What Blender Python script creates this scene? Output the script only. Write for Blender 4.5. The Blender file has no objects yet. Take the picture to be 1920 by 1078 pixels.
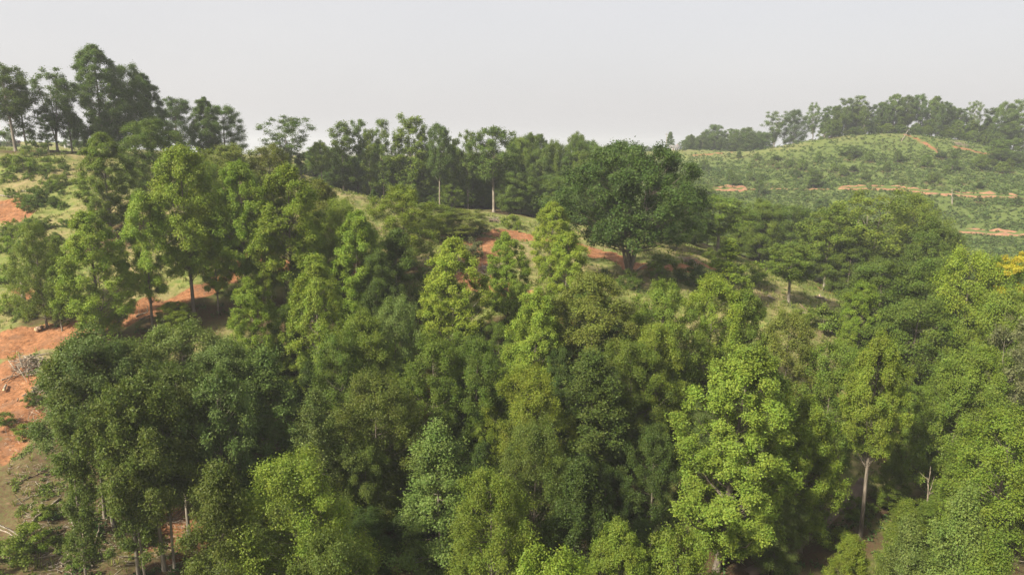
import bpy, math, random
import numpy as np
C = bpy.context.scene
R = math.radians
random.seed(7)
RNG = np.random.default_rng(11)

# ------------------------------------------------------------------ camera
CZ = 50.0                      # camera height above the ravine floor datum
PITCH = R(11.87)
F = 1280.0                     # focal length in photo pixels (1920 wide)
cam = bpy.data.cameras.new('camera'); cam.sensor_width = 36; cam.lens = 36 * F / 1920
cam.clip_start = .5; cam.clip_end = 12000
co = bpy.data.objects.new('camera', cam); C.collection.objects.link(co)
co.location = (0, 0, CZ); co.rotation_euler = (math.pi / 2 - PITCH, 0, 0)
C.camera = co
C.render.resolution_x = 1024; C.render.resolution_y = 574

# ------------------------------------------------------------------ light
SUN_DIR = np.array((-.66, -.50, .74)); SUN_DIR /= np.linalg.norm(SUN_DIR)
elev = math.asin(SUN_DIR[2]); azim = math.atan2(SUN_DIR[0], SUN_DIR[1])
w = bpy.data.worlds.new('World'); C.world = w; w.use_nodes = True
nt = w.node_tree; nt.nodes.clear()
wo = nt.nodes.new('ShaderNodeOutputWorld'); bg = nt.nodes.new('ShaderNodeBackground')
sk = nt.nodes.new('ShaderNodeTexSky'); sk.sky_type = 'NISHITA'; sk.sun_disc = False
sk.sun_elevation = elev; sk.sun_rotation = azim; sk.air_density = 1.0; sk.dust_density = 6.0; sk.ozone_density = 1.0
mx = nt.nodes.new('ShaderNodeMix'); mx.data_type = 'RGBA'; mx.inputs[0].default_value = .8
mx.inputs[7].default_value = (4.36, 4.2, 4.12, 1)          # thick even smoke veil over the clear sky
tcw = nt.nodes.new('ShaderNodeTexCoord'); nzw = nt.nodes.new('ShaderNodeTexNoise'); nzw.inputs['Scale'].default_value = 2.2; nzw.inputs['Detail'].default_value = 3
mpw = nt.nodes.new('ShaderNodeMapping'); mpw.inputs['Scale'].default_value = (1, 1, 2.6); nt.links.new(tcw.outputs['Generated'], mpw.inputs[0]); nt.links.new(mpw.outputs[0], nzw.inputs['Vector'])
vm = nt.nodes.new('ShaderNodeMix'); vm.data_type = 'RGBA'; vm.inputs[6].default_value = (3.9, 3.82, 3.86, 1); vm.inputs[7].default_value = (4.42, 4.27, 4.22, 1)
nt.links.new(nzw.outputs[0], vm.inputs[0]); nt.links.new(vm.outputs[2], mx.inputs[7])
nt.links.new(sk.outputs[0], mx.inputs[6]); nt.links.new(mx.outputs[2], bg.inputs[0])
bg.inputs[1].default_value = .1
nt.links.new(bg.outputs[0], wo.inputs[0])
sl = bpy.data.lights.new('sun', 'SUN'); sl.energy = 5.0; sl.angle = R(3); sl.color = (1, .94, .78)
so = bpy.data.objects.new('sun', sl); C.collection.objects.link(so)
so.rotation_euler = (math.pi / 2 - elev, 0, -azim + math.pi)
so.location = tuple(SUN_DIR * 900 + np.array((0, 200, 0)))
C.view_settings.view_transform = 'Standard'; C.view_settings.look = 'None'
C.view_settings.exposure = 1.04; C.view_settings.gamma = 1; C.view_settings.use_curve_mapping = False
C.render.engine = 'CYCLES'
C.cycles.max_bounces = 5; C.cycles.diffuse_bounces = 3; C.cycles.transmission_bounces = 3
C.cycles.glossy_bounces = 2; C.cycles.volume_bounces = 0; C.cycles.use_denoising = True
C.cycles.denoising_prefilter = 'NONE'; C.cycles.denoising_input_passes = 'RGB_ALBEDO_NORMAL'; C.cycles.caustics_reflective = False; C.cycles.caustics_refractive = False

# ------------------------------------------------------------------ helpers
def at(px, py, D):
    """photo pixel + distance along y -> world point"""
    a = (px - 960) / F; b = (539 - py) / F
    t = D / (math.cos(PITCH) + b * math.sin(PITCH))
    return np.array((a * t, D, CZ + t * (-math.sin(PITCH) + b * math.cos(PITCH))))

def link(o, parent=None):
    C.collection.objects.link(o)
    if parent: o.parent = parent
    return o

def tag(o, label=None, cat=None, group=None, kind=None):
    if label: o['label'] = label
    if cat: o['category'] = cat
    if group: o['group'] = group
    if kind: o['kind'] = kind
    return o

class Acc:
    """collects quads (and triangles as degenerate-free quads) into one mesh"""
    def __init__(s): s.V = []; s.Q = []; s.M = []; s.n = 0; s.T = []
    def add(s, v, q, m=0):
        v = np.asarray(v, float).reshape(-1, 3); q = np.asarray(q, int).reshape(-1, 4)
        s.V.append(v); s.Q.append(q + s.n); s.M.append(np.full(len(q), m)); s.n += len(v)
    def tris(s, v):
        v = np.asarray(v, float); k = len(v); s.V.append(v.reshape(-1, 3)); s.T.append(np.arange(k * 3).reshape(-1, 3) + s.n); s.n += k * 3
    def tube(s, pts, rad, n=6, m=0, cap=False):
        pts = np.asarray(pts, float); k = len(pts)
        rad = np.broadcast_to(np.asarray(rad, float), (k,))
        T = np.gradient(pts, axis=0); T /= np.linalg.norm(T, axis=1)[:, None] + 1e-9
        ref = np.array((1., 0, 0)) if abs(T[0][0]) < .8 else np.array((0, 1., 0))
        U = np.cross(T, ref); U /= np.linalg.norm(U, axis=1)[:, None] + 1e-9
        W = np.cross(T, U)
        a = np.arange(n) * 2 * math.pi / n
        ring = (U[:, None] * np.cos(a)[None, :, None] + W[:, None] * np.sin(a)[None, :, None]) * rad[:, None, None] + pts[:, None]
        i = np.arange(k - 1)[:, None] * n; j = np.arange(n)[None]
        q = np.stack([i + j, i + (j + 1) % n, i + n + (j + 1) % n, i + n + j], -1).reshape(-1, 4)
        v = ring.reshape(-1, 3)
        if cap:
            v = np.vstack([v, pts[0], pts[-1]]); c0 = k * n; l = (k - 1) * n
            e = [(c0, (x + 1) % n, x, c0) for x in range(n)]
            q2 = []
            for x in range(0, n, 2):
                q2.append((c0, (x + 2) % n, (x + 1) % n, x)); q2.append((c0 + 1, l + x, l + (x + 1) % n, l + (x + 2) % n))
            q = np.vstack([q, q2])
        s.add(v, q, m)
    def mesh(s, name, mats, smooth=False):
        me = bpy.data.meshes.new(name)
        V = np.vstack(s.V); Q = np.vstack(s.Q) if s.Q else np.zeros((0, 4), int); M = np.concatenate(s.M) if s.M else np.zeros(0, int)
        T = np.vstack(s.T) if s.T else np.zeros((0, 3), int)
        me.vertices.add(len(V)); me.vertices.foreach_set('co', V.astype(np.float32).ravel())
        idx = np.concatenate([Q.ravel(), T.ravel()]).astype(np.int32); nf = len(Q) + len(T)
        me.loops.add(len(idx)); me.loops.foreach_set('vertex_index', idx)
        me.polygons.add(nf); me.polygons.foreach_set('loop_start', np.concatenate([np.arange(len(Q)) * 4, len(Q) * 4 + np.arange(len(T)) * 3]).astype(np.int32))
        M = np.concatenate([M, np.zeros(len(T), int)])
        for m in mats: me.materials.append(m)
        me.polygons.foreach_set('material_index', M.astype(np.int32))
        if smooth: me.polygons.foreach_set('use_smooth', np.ones(nf, bool))
        me.update(calc_edges=True)
        return me

def smooth(e0, e1, x):
    t = np.clip((x - e0) / (e1 - e0), 0, 1); return t * t * (3 - 2 * t)

def waves(x, y, L, seed):
    r = np.random.default_rng(seed); s = 0
    for i in range(7):
        a = r.uniform(0, 2 * math.pi); k = 2 * math.pi / (L * r.uniform(.6, 1.6))
        s = s + np.sin((x * math.cos(a) + y * math.sin(a)) * k + r.uniform(0, 6.28))
    return s / 3.0

# ------------------------------------------------------------------ materials
def new_mat(name):
    m = bpy.data.materials.new(name); m.use_nodes = True
    n = m.node_tree; n.nodes.clear()
    o = n.nodes.new('ShaderNodeOutputMaterial')
    return m, n, o

def leaf_mat(name, fixed=None, trans=.32, var=.075):
    m, n, o = new_mat(name); N = n.nodes.new; L = n.links.new
    if fixed:
        oi = N('ShaderNodeRGB'); oi.outputs[0].default_value = (*fixed, 1); oi_out = oi.outputs[0]
    else: oi = N('ShaderNodeObjectInfo'); oi_out = oi.outputs['Color']
    ge = N('ShaderNodeNewGeometry')
    tc = N('ShaderNodeTexCoord'); nz = N('ShaderNodeTexNoise'); nz.inputs['Scale'].default_value = .28; nz.inputs['Detail'].default_value = 2
    L(tc.outputs['Object'], nz.inputs['Vector'])
    hs = N('ShaderNodeHueSaturation')
    L(oi_out, hs.inputs['Color'])
    mr = N('ShaderNodeMapRange'); mr.inputs[3].default_value = .47 - .018; mr.inputs[4].default_value = .47 + .016
    L(ge.outputs['Random Per Island'], mr.inputs[0]); L(mr.outputs[0], hs.inputs['Hue'])
    m2 = N('ShaderNodeMath'); m2.operation = 'MULTIPLY'; m2.inputs[1].default_value = 7.31
    fr = N('ShaderNodeMath'); fr.operation = 'FRACT'
    L(ge.outputs['Random Per Island'], m2.inputs[0]); L(m2.outputs[0], fr.inputs[0])
    mv = N('ShaderNodeMapRange'); mv.inputs[3].default_value = 1 - var * 2; mv.inputs[4].default_value = 1 + var * 2
    L(fr.outputs[0], mv.inputs[0])
    mn = N('ShaderNodeMapRange'); mn.inputs[1].default_value = .3; mn.inputs[2].default_value = .7; mn.inputs[3].default_value = .8; mn.inputs[4].default_value = 1.2
    L(nz.outputs[0], mn.inputs[0])
    ha = N('ShaderNodeMath'); ha.operation = 'MULTIPLY_ADD'; ha.inputs[1].default_value = .06; nz2 = N('ShaderNodeTexNoise'); nz2.inputs['Scale'].default_value = .45; L(tc.outputs['Object'], nz2.inputs['Vector']); L(nz2.outputs[0], ha.inputs[0]); L(mr.outputs[0], ha.inputs[2]); L(ha.outputs[0], hs.inputs['Hue'])
    mm = N('ShaderNodeMath'); mm.operation = 'MULTIPLY'; L(mv.outputs[0], mm.inputs[0]); L(mn.outputs[0], mm.inputs[1])
    L(mm.outputs[0], hs.inputs['Value'])
    p = N('ShaderNodeBsdfPrincipled'); p.inputs['Roughness'].default_value = .5; p.inputs['Specular IOR Level'].default_value = .16
    L(hs.outputs[0], p.inputs['Base Color'])
    t = N('ShaderNodeBsdfTranslucent')
    tm = N('ShaderNodeMix'); tm.data_type = 'RGBA'; tm.blend_type = 'MULTIPLY'; tm.inputs[0].default_value = 1
    tm.inputs[7].default_value = (1.1, 1.3, .45, 1); L(hs.outputs[0], tm.inputs[6]); L(tm.outputs[2], t.inputs['Color'])
    ms = N('ShaderNodeMixShader'); ms.inputs[0].default_value = trans
    L(p.outputs[0], ms.inputs[1]); L(t.outputs[0], ms.inputs[2]); L(ms.outputs[0], o.inputs['Surface'])
    return m

def bark_mat(name, c, fixed=False, scale=1.2):
    m, n, o = new_mat(name); N = n.nodes.new; L = n.links.new
    tc = N('ShaderNodeTexCoord'); mp = N('ShaderNodeMapping'); mp.inputs['Scale'].default_value = (4, 4, .7)
    nz = N('ShaderNodeTexNoise'); nz.inputs['Scale'].default_value = scale; nz.inputs['Detail'].default_value = 5
    L(tc.outputs['Object'], mp.inputs[0]); L(mp.outputs[0], nz.inputs['Vector'])
    cr = N('ShaderNodeValToRGB'); cr.color_ramp.elements[0].position = .35; cr.color_ramp.elements[1].position = .68
    cr.color_ramp.elements[0].color = tuple(x * .5 for x in c) + (1,); cr.color_ramp.elements[1].color = tuple(min(1, x * 1.35) for x in c) + (1,)
    L(nz.outputs[0], cr.inputs[0])
    p = N('ShaderNodeBsdfPrincipled'); p.inputs['Roughness'].default_value = .9; p.inputs['Specular IOR Level'].default_value = .15
    L(cr.outputs[0], p.inputs['Base Color'])
    bp = N('ShaderNodeBump'); bp.inputs['Strength'].default_value = .6; bp.inputs['Distance'].default_value = .05
    L(nz.outputs[0], bp.inputs['Height']); L(bp.outputs[0], p.inputs['Normal'])
    L(p.outputs[0], o.inputs['Surface'])
    return m

def flat_mat(name, c, rough=.7):
    m, n, o = new_mat(name); N = n.nodes.new; L = n.links.new
    p = N('ShaderNodeBsdfPrincipled'); p.inputs['Roughness'].default_value = rough
    nz = N('ShaderNodeTexNoise'); nz.inputs['Scale'].default_value = 2.5; nz.inputs['Detail'].default_value = 4
    mxx = N('ShaderNodeMix'); mxx.data_type = 'RGBA'
    mxx.inputs[6].default_value = tuple(x * .75 for x in c) + (1,); mxx.inputs[7].default_value = tuple(min(1, x * 1.2) for x in c) + (1,)
    L(nz.outputs[0], mxx.inputs[0]); L(mxx.outputs[2], p.inputs['Base Color']); L(p.outputs[0], o.inputs['Surface'])
    return m

LEAF = leaf_mat('leaf')
BARK = bark_mat('bark', (.17, .14, .11))
PALE = bark_mat('pale_bark', (.235, .20, .16), scale=.8)
DEAD = bark_mat('dead_wood', (.36, .30, .24))
GREYW = bark_mat('grey_wood', (.27, .22, .17))
LOGW = bark_mat('log_bark', (.24, .17, .12))
CUT = flat_mat('cut_wood', (.5, .36, .2))

# ------------------------------------------------------------------ terrain
CTRL = [  # (photo px, photo py, distance) of ground points
 (0,285,150),(130,293,155),(0,283,172),(130,290,178),(-200,262,170),(-200,330,140),(0,286,200),(130,288,205),(0,400,128),(0,480,115),(0,560,106),(0,620,99),(0,700,89),(0,780,80),(0,900,70),(0,1000,63.5),(150,1078,58),
 (165,985,66),(100,620,99),(130,430,122),(330,1050,63),(395,1010,67),(300,700,90),(260,600,98),(400,560,105),(480,480,118),(500,590,103),(590,600,103),
 (300,400,128),(420,330,165),(250,300,165),(350,290,195),(500,318,190),(690,372,165),(600,345,175),(560,420,140),(640,742,95),(690,800,88),(780,742,95),
 (800,440,150),(900,480,140),(930,412,170),(1000,440,160),(850,560,118),(1000,640,105),(1185,525,135),(1100,500,140),(1300,492,150),(1380,530,146),(1240,660,105),(1250,760,94),
 (1450,562,140),(1540,552,150),(1560,592,130),(1500,640,115),(1000,1055,70),(800,1060,68),(600,1060,65),(1250,1078,70),(1380,1060,72),(1580,940,85),(1500,1022,77),(1650,1000,77),(1755,828,105),
 (1900,1078,66),(1700,1078,69),(1850,760,116),(1700,580,190),(1900,640,170),(1380,478,190),(1250,440,200),(1560,540,185),
 (640,385,195),(760,392,200),(900,396,200),(1000,405,200),(1100,420,205),(1000,350,260),(700,320,260),(1150,380,260),
 (1500,480,262),(1700,470,275),(1850,478,265),(1350,440,270),(1850,436,300),(1380,355,350),(1520,355,350),(1700,360,340),(1900,372,325),
 (1500,300,400),(1700,290,395),(1900,310,380),(1680,250,425),(1580,254,430),(1480,271,435),(1330,281,470),(1240,296,430),(1380,292,440),(1800,262,430),(1920,285,410),
 (1330,294,500),(1400,294,505),(1290,290,515),(1450,285,470),(1600,264,455),(1700,262,455),(1800,276,450),(1900,296,425),(1262,281,478),(60,266,380),(135,276,330),(300,285,380),(500,295,330),(1100,300,420),(900,290,420),(1200,286,700),(1100,320,700),(400,330,800),(100,310,800),(700,330,600),
]
PTS = [at(*c) for c in CTRL]
PTS += [np.array(p, float) for p in [(-60,20,10),(-45,40,10),(0,0,2),(0,40,1),(60,30,3),(60,0,5),(-140,90,28),(-150,150,50),(-60,-60,12),(80,-60,12),(160,110,5),(200,170,5),(200,220,9),(300,300,14),(330,400,45),
  (-250,200,46),(-300,400,45),(-500,-100,40),(500,-100,30),(-700,700,15),(0,1000,8),(700,900,15),(-600,1500,5),(600,1500,5),(1500,800,10),(-1500,600,10),(1600,-200,20),(-1600,-200,20),(0,-400,20),(0,3500,0),(3500,3500,0),(-3500,3500,0),(0,6000,0),(300,700,30),(150,600,32)]]
PTS = np.array(PTS)
def kern(d): return -np.sqrt(d * d + 12.0 ** 2)
_P = PTS[:, :2]; _n = len(_P)
_A = kern(np.linalg.norm(_P[:, None] - _P[None], axis=2)) + np.eye(_n) * 3.0
_B = np.hstack([np.ones((_n, 1)), _P / 100])
_S = np.block([[_A, _B], [_B.T, np.zeros((3, 3))]])
_W = np.linalg.solve(_S, np.concatenate([PTS[:, 2], np.zeros(3)]))
def ground0(x, y):
    x = np.asarray(x, float); y = np.asarray(y, float); sh = x.shape
    P = np.stack([x.ravel(), y.ravel()], 1); out = np.empty(len(P))
    for i in range(0, len(P), 20000):
        p = P[i:i + 20000]
        out[i:i + 20000] = kern(np.linalg.norm(p[:, None] - _P[None], axis=2)) @ _W[:_n] + _W[_n] + (p / 100) @ _W[_n + 1:]
    return out.reshape(sh)
def ground(x, y):
    x = np.asarray(x, float); y = np.asarray(y, float)
    return ground0(x, y) + .28 * waves(x, y, 9, 3) + .10 * waves(x, y, 3.4, 4)
def gz(x, y): return float(ground(np.array([x]), np.array([y]))[0])

def hit(px, py, d0=40, d1=700):
    """where the photo ray meets the ground"""
    D = np.linspace(d0, d1, 3000); P = np.array([at(px, py, d) for d in D[::3000 - 1]])
    a = at(px, py, 1.0) - np.array((0, 0, CZ))
    X = a[0] * D; Z = CZ + a[2] * D
    below = Z < ground(X, D)
    i = int(np.argmax(below)) if below.any() else len(D) - 1
    return np.array((X[i], D[i], float(ground(X[i:i + 1], D[i:i + 1])[0])))

# ------------------------------------------------------------------ tracks, soil and grass zones (world space, built from ground points)
def poly(pts): return np.array([hit(*p)[:2] for p in pts])
TRACKS = [  # (polyline, half width)
 (poly([(-60, 655), (0, 650), (60, 640), (110, 628), (165, 612), (250, 590), (330, 562), (390, 543), (440, 515), (480, 478), (500, 455)]), 1.9),
 (poly([(-60, 655), (0, 650), (60, 640), (100, 630)]), 3.6),
 (poly([(0, 700), (20, 730), (10, 790)]), 3.2),
 (poly([(480, 480), (540, 500), (600, 520), (680, 505)]), 2.2),
 (poly([(870, 455), (905, 500), (910, 530), (990, 560), (1200, 655)]), 2.6),
 (poly([(925, 440), (960, 436), (1110, 465), (1190, 500), (1290, 500)]), 2.6),
]
PATCHES = [((15, 400), 3.6), ((35, 408), 1.6), ((60, 455), 1.0), ((50, 545), 1.0), ((910, 465), 5), ((890, 520), 4), ((640, 742), 2), ((790, 742), 3), ((20, 840), 1.6), ((60, 780), 2.2), ((1640, 690), 3), ((1190, 700), 3), ((1310, 490), 3), ((1550, 545), 2), ((1690, 460), 3), ((330, 1000), 3), ((1760, 820), 1.3), ((1590, 760), 1.6)]
PATCHES = [(hit(*p)[:2], r) for p, r in PATCHES]
SCAR = [(at(1700, 254, 425)[:2], at(1765, 272, 395)[:2], 1.2), (at(1790, 270, 405)[:2], at(1860, 285, 395)[:2], 1.6), (at(1300, 288, 440)[:2], at(1370, 284, 455)[:2], 1.5)]

def seg_dist(x, y, a, b):
    d = b - a; L2 = d @ d + 1e-9
    t = np.clip(((x - a[0]) * d[0] + (y - a[1]) * d[1]) / L2, 0, 1)
    return np.hypot(x - a[0] - t * d[0], y - a[1] - t * d[1])
def soil_mask(x, y):
    wob = .9 * waves(x, y, 7, 21) + .5 * waves(x, y, 2.5, 22)
    m = np.zeros(np.shape(x))
    for pl, hw in TRACKS:
        d = np.min([seg_dist(x, y, pl[i], pl[i + 1]) for i in range(len(pl) - 1)], axis=0)
        m = np.maximum(m, smooth(hw + .9, hw - .9, d + wob))
    for c, r in PATCHES:
        m = np.maximum(m, smooth(r + 1.2, r - 1.2, np.hypot(x - c[0], (y - c[1]) * .8) + wob * 1.4))
    for a, b, r in SCAR:
        m = np.maximum(m, smooth(r + 1.5, r - 1, seg_dist(x, y, a, b) + wob * .8))
    return m

# ------------------------------------------------------------------ tree prototypes
def prof_tulip(t): return (.35 + .65 * np.clip(t / .28, 0, 1) ** .7) * np.clip(1 - np.clip((t - .28) / .74, 0, 1) ** 2.0, 0, 1) ** .72
def prof_oak(t): return np.sqrt(np.clip(1 - ((t - .45) / .58) ** 2, 0.02, 1))
def prof_dome(t): return np.sqrt(np.clip(1 - ((t - .38) / .64) ** 2, 0.02, 1))
def prof_slender(t): return .55 + .45 * np.sin(t * 9 + 1) ** 2 * (1 - .5 * t)
def prof_layer(t): return np.clip(t / .12, 0, 1) ** .5 * np.clip(1 - t, 0, 1) ** .62
def prof_open(t): return np.clip(.45 + .6 * t, 0, 1) * np.sqrt(np.clip(1 - ((t - .6) / .44) ** 2, .05, 1))
def prof_cone(t): return np.clip(1 - t, 0.02, 1) ** .8
def prof_lolly(t): return np.sqrt(np.clip(1 - ((t - .5) / .52) ** 2, 0.02, 1))

def make_leaves(acc, centres, outward, nl, sig, L, rng, m=0, up=.55, flat=1.0, W=.8, rnd=.42, el=0, vert=0):
    n = len(centres)
    c = np.repeat(centres, nl, axis=0); o = np.repeat(outward, nl, axis=0)
    k = len(c)
    off = rng.normal(0, 1, (k, 3)) * sig; off[:, 2] *= flat; off0 = off.copy(); off += (o * (1 - vert) + np.array((0, 0, vert * .9))) * rng.normal(0, 1, (k, 1)) * el
    p = c + off
    nrm = o * .45 + np.array((0, 0, up)) + rng.normal(0, rnd, (k, 3)); nrm /= np.linalg.norm(nrm, axis=1)[:, None]
    ax = off0 * .9 + o * .35 + rng.normal(0, .4, (k, 3)); ax -= nrm * (ax * nrm).sum(1)[:, None]
    ax /= np.linalg.norm(ax, axis=1)[:, None] + 1e-9
    sd = np.cross(nrm, ax)
    l = L * rng.uniform(.6, 1.3, (k, 1)); wd = l * W * .5
    v = np.empty((k, 3, 3))
    v[:, 0] = p - ax * l * .45 + sd * wd * .9; v[:, 1] = p - ax * l * .3 - sd * wd * 1.1; v[:, 2] = p + ax * l * .6
    acc.tris(v)

def bend(p0, p1, rng, k=5, up=.25, wob=.05):
    t = np.linspace(0, 1, k)[:, None]; d = p1 - p0; L = np.linalg.norm(d)
    mid = np.sin(t * math.pi) * np.array((0, 0, -up * L * .35))
    return p0 + d * t + mid + rng.normal(0, wob * L * .3, (k, 3)) * np.sin(t * math.pi)

KIND = dict(
 # H height, Rd crown radius, hb crown base share, npf puffs, pr puff radius, ns sprays, nl leaves, L leaf size, sig spray spread, flat, rise, lob lobing, tr trunk radius
 tulip=dict(H=25, Rd=5.0, hb=.14, prof=prof_tulip, npf=160, pr=.98, ns=16, nl=33, L=.24, sig=.3, flat=.8, rise=.9, lob=.18, tr=.3, main=5, puffz=1.05, up=.38, rnd=.45, el=.15),
 stand=dict(H=26, Rd=5.0, hb=.27, prof=prof_tulip, npf=135, pr=1.05, ns=16, nl=33, L=.24, sig=.3, flat=.8, rise=1.0, lob=.22, tr=.27, main=6, puffz=1.05, up=.38, rnd=.45, el=.15),
 hero=dict(H=26, Rd=5.6, hb=.16, prof=prof_tulip, npf=200, pr=.95, ns=22, nl=36, L=.19, sig=.24, flat=.8, rise=.9, lob=.24, tr=.34, main=6, puffz=1.05, up=.38, rnd=.42, el=.16),
 tall=dict(H=26, Rd=5.0, hb=.46, prof=prof_tulip, npf=150, pr=.9, ns=20, nl=32, L=.2, sig=.25, flat=.8, rise=1.0, lob=.24, tr=.34, main=6, puffz=1.05, up=.38, rnd=.42, el=.16),
 edge=dict(H=21, Rd=5.4, hb=.4, prof=prof_dome, npf=130, pr=1.0, ns=17, nl=28, L=.21, sig=.38, flat=.75, rise=.7, lob=.34, tr=.2, main=5, puffz=1.0, el=.3),
 oak=dict(H=25, Rd=10.5, hb=.3, prof=prof_oak, npf=215, pr=1.45, ns=18, nl=26, L=.32, sig=.42, flat=.9, rise=.45, lob=.3, tr=.5, main=7, stems=5, puffz=.9, el=.25),
 dome=dict(H=22, Rd=5.6, hb=.12, prof=prof_dome, npf=145, pr=1.05, ns=15, nl=32, L=.22, sig=.36, flat=.85, rise=.55, lob=.28, tr=.28, main=5, puffz=1.1, el=.28),
 layer=dict(H=20, Rd=5.2, hb=.08, prof=prof_layer, npf=125, pr=1.0, ns=13, nl=34, L=.21, sig=.3, flat=.4, rise=.15, lob=.34, tr=.2, main=6, puffz=.6, el=.55, up=.5),
 mass=dict(H=21, Rd=5.4, hb=.15, prof=prof_dome, npf=140, pr=1.0, ns=16, nl=33, L=.19, sig=.38, flat=.75, rise=.5, lob=.34, tr=.22, main=5, puffz=1.1, el=.32),
 slender=dict(H=25, Rd=2.9, hb=.2, prof=prof_slender, npf=84, pr=.7, ns=11, nl=18, L=.3, sig=.36, flat=.95, rise=.5, lob=.55, tr=.22, main=3, puffz=1.2, el=.25),
 lolly=dict(H=26, Rd=4.6, hb=.4, prof=prof_lolly, npf=105, pr=1.0, ns=14, nl=20, L=.3, sig=.36, flat=1, rise=.8, lob=.24, tr=.32, main=5, puffz=1.15, el=.25),
 open=dict(H=24, Rd=5.5, hb=.25, prof=prof_open, npf=100, pr=.85, ns=11, nl=16, L=.3, sig=.38, flat=.8, rise=.7, lob=.4, tr=.26, main=6, stems=3, el=.25),
 cone=dict(H=12, Rd=2.6, hb=.06, prof=prof_cone, npf=80, pr=.5, ns=12, nl=20, L=.22, sig=.26, flat=.8, rise=.3, lob=.2, tr=.18, main=2),
 shrub=dict(H=3, Rd=2.0, hb=.0, prof=prof_dome, npf=26, pr=.5, ns=9, nl=20, L=.2, sig=.22, flat=.9, rise=.6, lob=.3, tr=.06, main=2),
)

def make_proto(kind, seed, bark):
    K = KIND[kind]; rng = np.random.default_rng(seed)
    H, Rd, hb = K['H'], K['Rd'], K['hb']
    zb = H * hb; ch = H - zb
    n = K['npf']
    # puff positions through the crown
    t = (np.arange(n) + rng.uniform(0, 1, n)) / n
    t = t ** (1.0 if kind != 'tulip' and kind != 'hero' else 1.05)
    az = np.arange(n) * 2.39996 + rng.uniform(-.5, .5, n)
    lob = 1 + K['lob'] * (np.sin(2 * az + rng.uniform(0, 6) + 3 * t) * .6 + np.sin(3 * az + rng.uniform(0, 6) - 5 * t) * .5 + np.sin(5 * az + 9 * t + rng.uniform(0, 6)) * .4)
    lob = np.clip(lob, .45, 1.4)
    f = np.where(rng.uniform(0, 1, n) < .75, rng.uniform(.78, 1.14, n), rng.uniform(.25, .75, n))
    pr = K['pr'] * rng.uniform(.5, 1.45, n) * (1 - .3 * t ** 3)
    rad = np.maximum(K['prof'](t) * Rd * lob - pr * .3, .02) * f
    lean = rng.normal(0, .012, 2)
    cx = lambda z: lean[0] * z + .14 * np.sin(z * .35 + seed) * np.clip(z / H, 0, 1); cy = lambda z: lean[1] * z + .14 * np.cos(z * .3 + seed) * np.clip(z / H, 0, 1) - .14 * np.clip(z / H, 0, 1)
    z = zb + t * (ch - pr * .8) + rng.normal(0, .35, n)
    if kind in ('open', 'slender'):
        keep = rng.uniform(0, 1, n) < .85
    else: keep = rng.uniform(0, 1, n) < .9
    keep[-3:] = True
    P = np.stack([cx(z) + rad * np.cos(az), cy(z) + rad * np.sin(az), z], 1)[keep]
    pr = pr[keep]; tt = t[keep]; rad = rad[keep]
    axis = np.stack([cx(P[:, 2]), cy(P[:, 2]), P[:, 2] - pr * 1.2], 1)
    out = P - axis; out /= np.linalg.norm(out, axis=1)[:, None] + 1e-9
    # sprays
    ns = K['ns']; m = len(P)
    d = rng.normal(0, 1, (m, ns, 3)); d /= np.linalg.norm(d, axis=2)[..., None]
    d = d + out[:, None] * .75 + np.array((0, 0, .3)); d /= np.linalg.norm(d, axis=2)[..., None]
    rr = pr[:, None, None] * (rng.uniform(.35, 1, (m, ns, 1)) ** .6)
    dz = d * rr; dz[..., 2] *= K.get('puffz', .95)
    S = (P[:, None] + dz).reshape(-1, 3)
    SO = (d * .7 + out[:, None] * .5).reshape(-1, 3)
    SO /= np.linalg.norm(SO, axis=1)[:, None]
    tw = rng.integers(0, m, int(m * 1.6)); td = out[tw] + rng.normal(0, .45, (len(tw), 3)) + (0, 0, .25); td /= np.linalg.norm(td, axis=1)[:, None]
    S = np.vstack([S, P[tw] + td * pr[tw][:, None] * rng.uniform(1.1, 1.6, (len(tw), 1))]); SO = np.vstack([SO, td])
    cr = Acc()
    nl = K['nl']
    make_leaves(cr, S, SO, nl, K['sig'], K['L'], rng, 0, flat=K['flat'], up=K.get('up', .4), rnd=K.get('rnd', .48), el=K.get('el', 0), vert=.6 if K['prof'] is prof_tulip else .4)
    # branches: thin ones go with the trunk mesh, the main ones are limbs of their own
    tr = K['tr']; stems = K.get('stems', 1)
    zz = np.array([-1.5, 0, .05 * H, .18 * H, .38 * H, .6 * H, .8 * H, .95 * H])
    tl = Acc(); limbs = []; stemq = []
    rz = tr * np.array([1.5, 1.35, 1.05, .92, .74, .5, .24, .05])
    if stems == 1:
        tl.tube(np.stack([cx(zz), cy(zz), zz], 1), rz, 8)
    else:
        k0 = .035 * H if kind == 'oak' else .1 * H
        tl.tube(np.array([(0, 0, -1.5), (0, 0, 0), (cx(k0) * .5, 0, k0 * .5), (cx(k0), cy(k0), k0)]), np.array((1.5, 1.35, 1.1, .95)) * tr, 8)
        for s in range(stems):
            a = s * 6.283 / stems + rng.uniform(-.4, .4) + seed; e = Rd * rng.uniform(.3, .5)
            q = np.array([(0, 0, k0 - .3), (.25 * e * math.cos(a), .25 * e * math.sin(a), k0 + .15 * H), (.6 * e * math.cos(a), .6 * e * math.sin(a), k0 + .36 * H), (e * math.cos(a), e * math.sin(a), H * rng.uniform(.8, .92))])
            q += rng.normal(0, .15, q.shape); q[0] = (cx(k0), cy(k0), k0 - .3)
            la = Acc(); la.tube(q, np.array((.72, .55, .38, .08)) * tr, 6); limbs.append(la); stemq.append(q)
    big = np.argsort(-(rad + rng.uniform(0, 2, len(rad))) * (tt < .8))[: K['main']] if K['main'] else []
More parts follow.
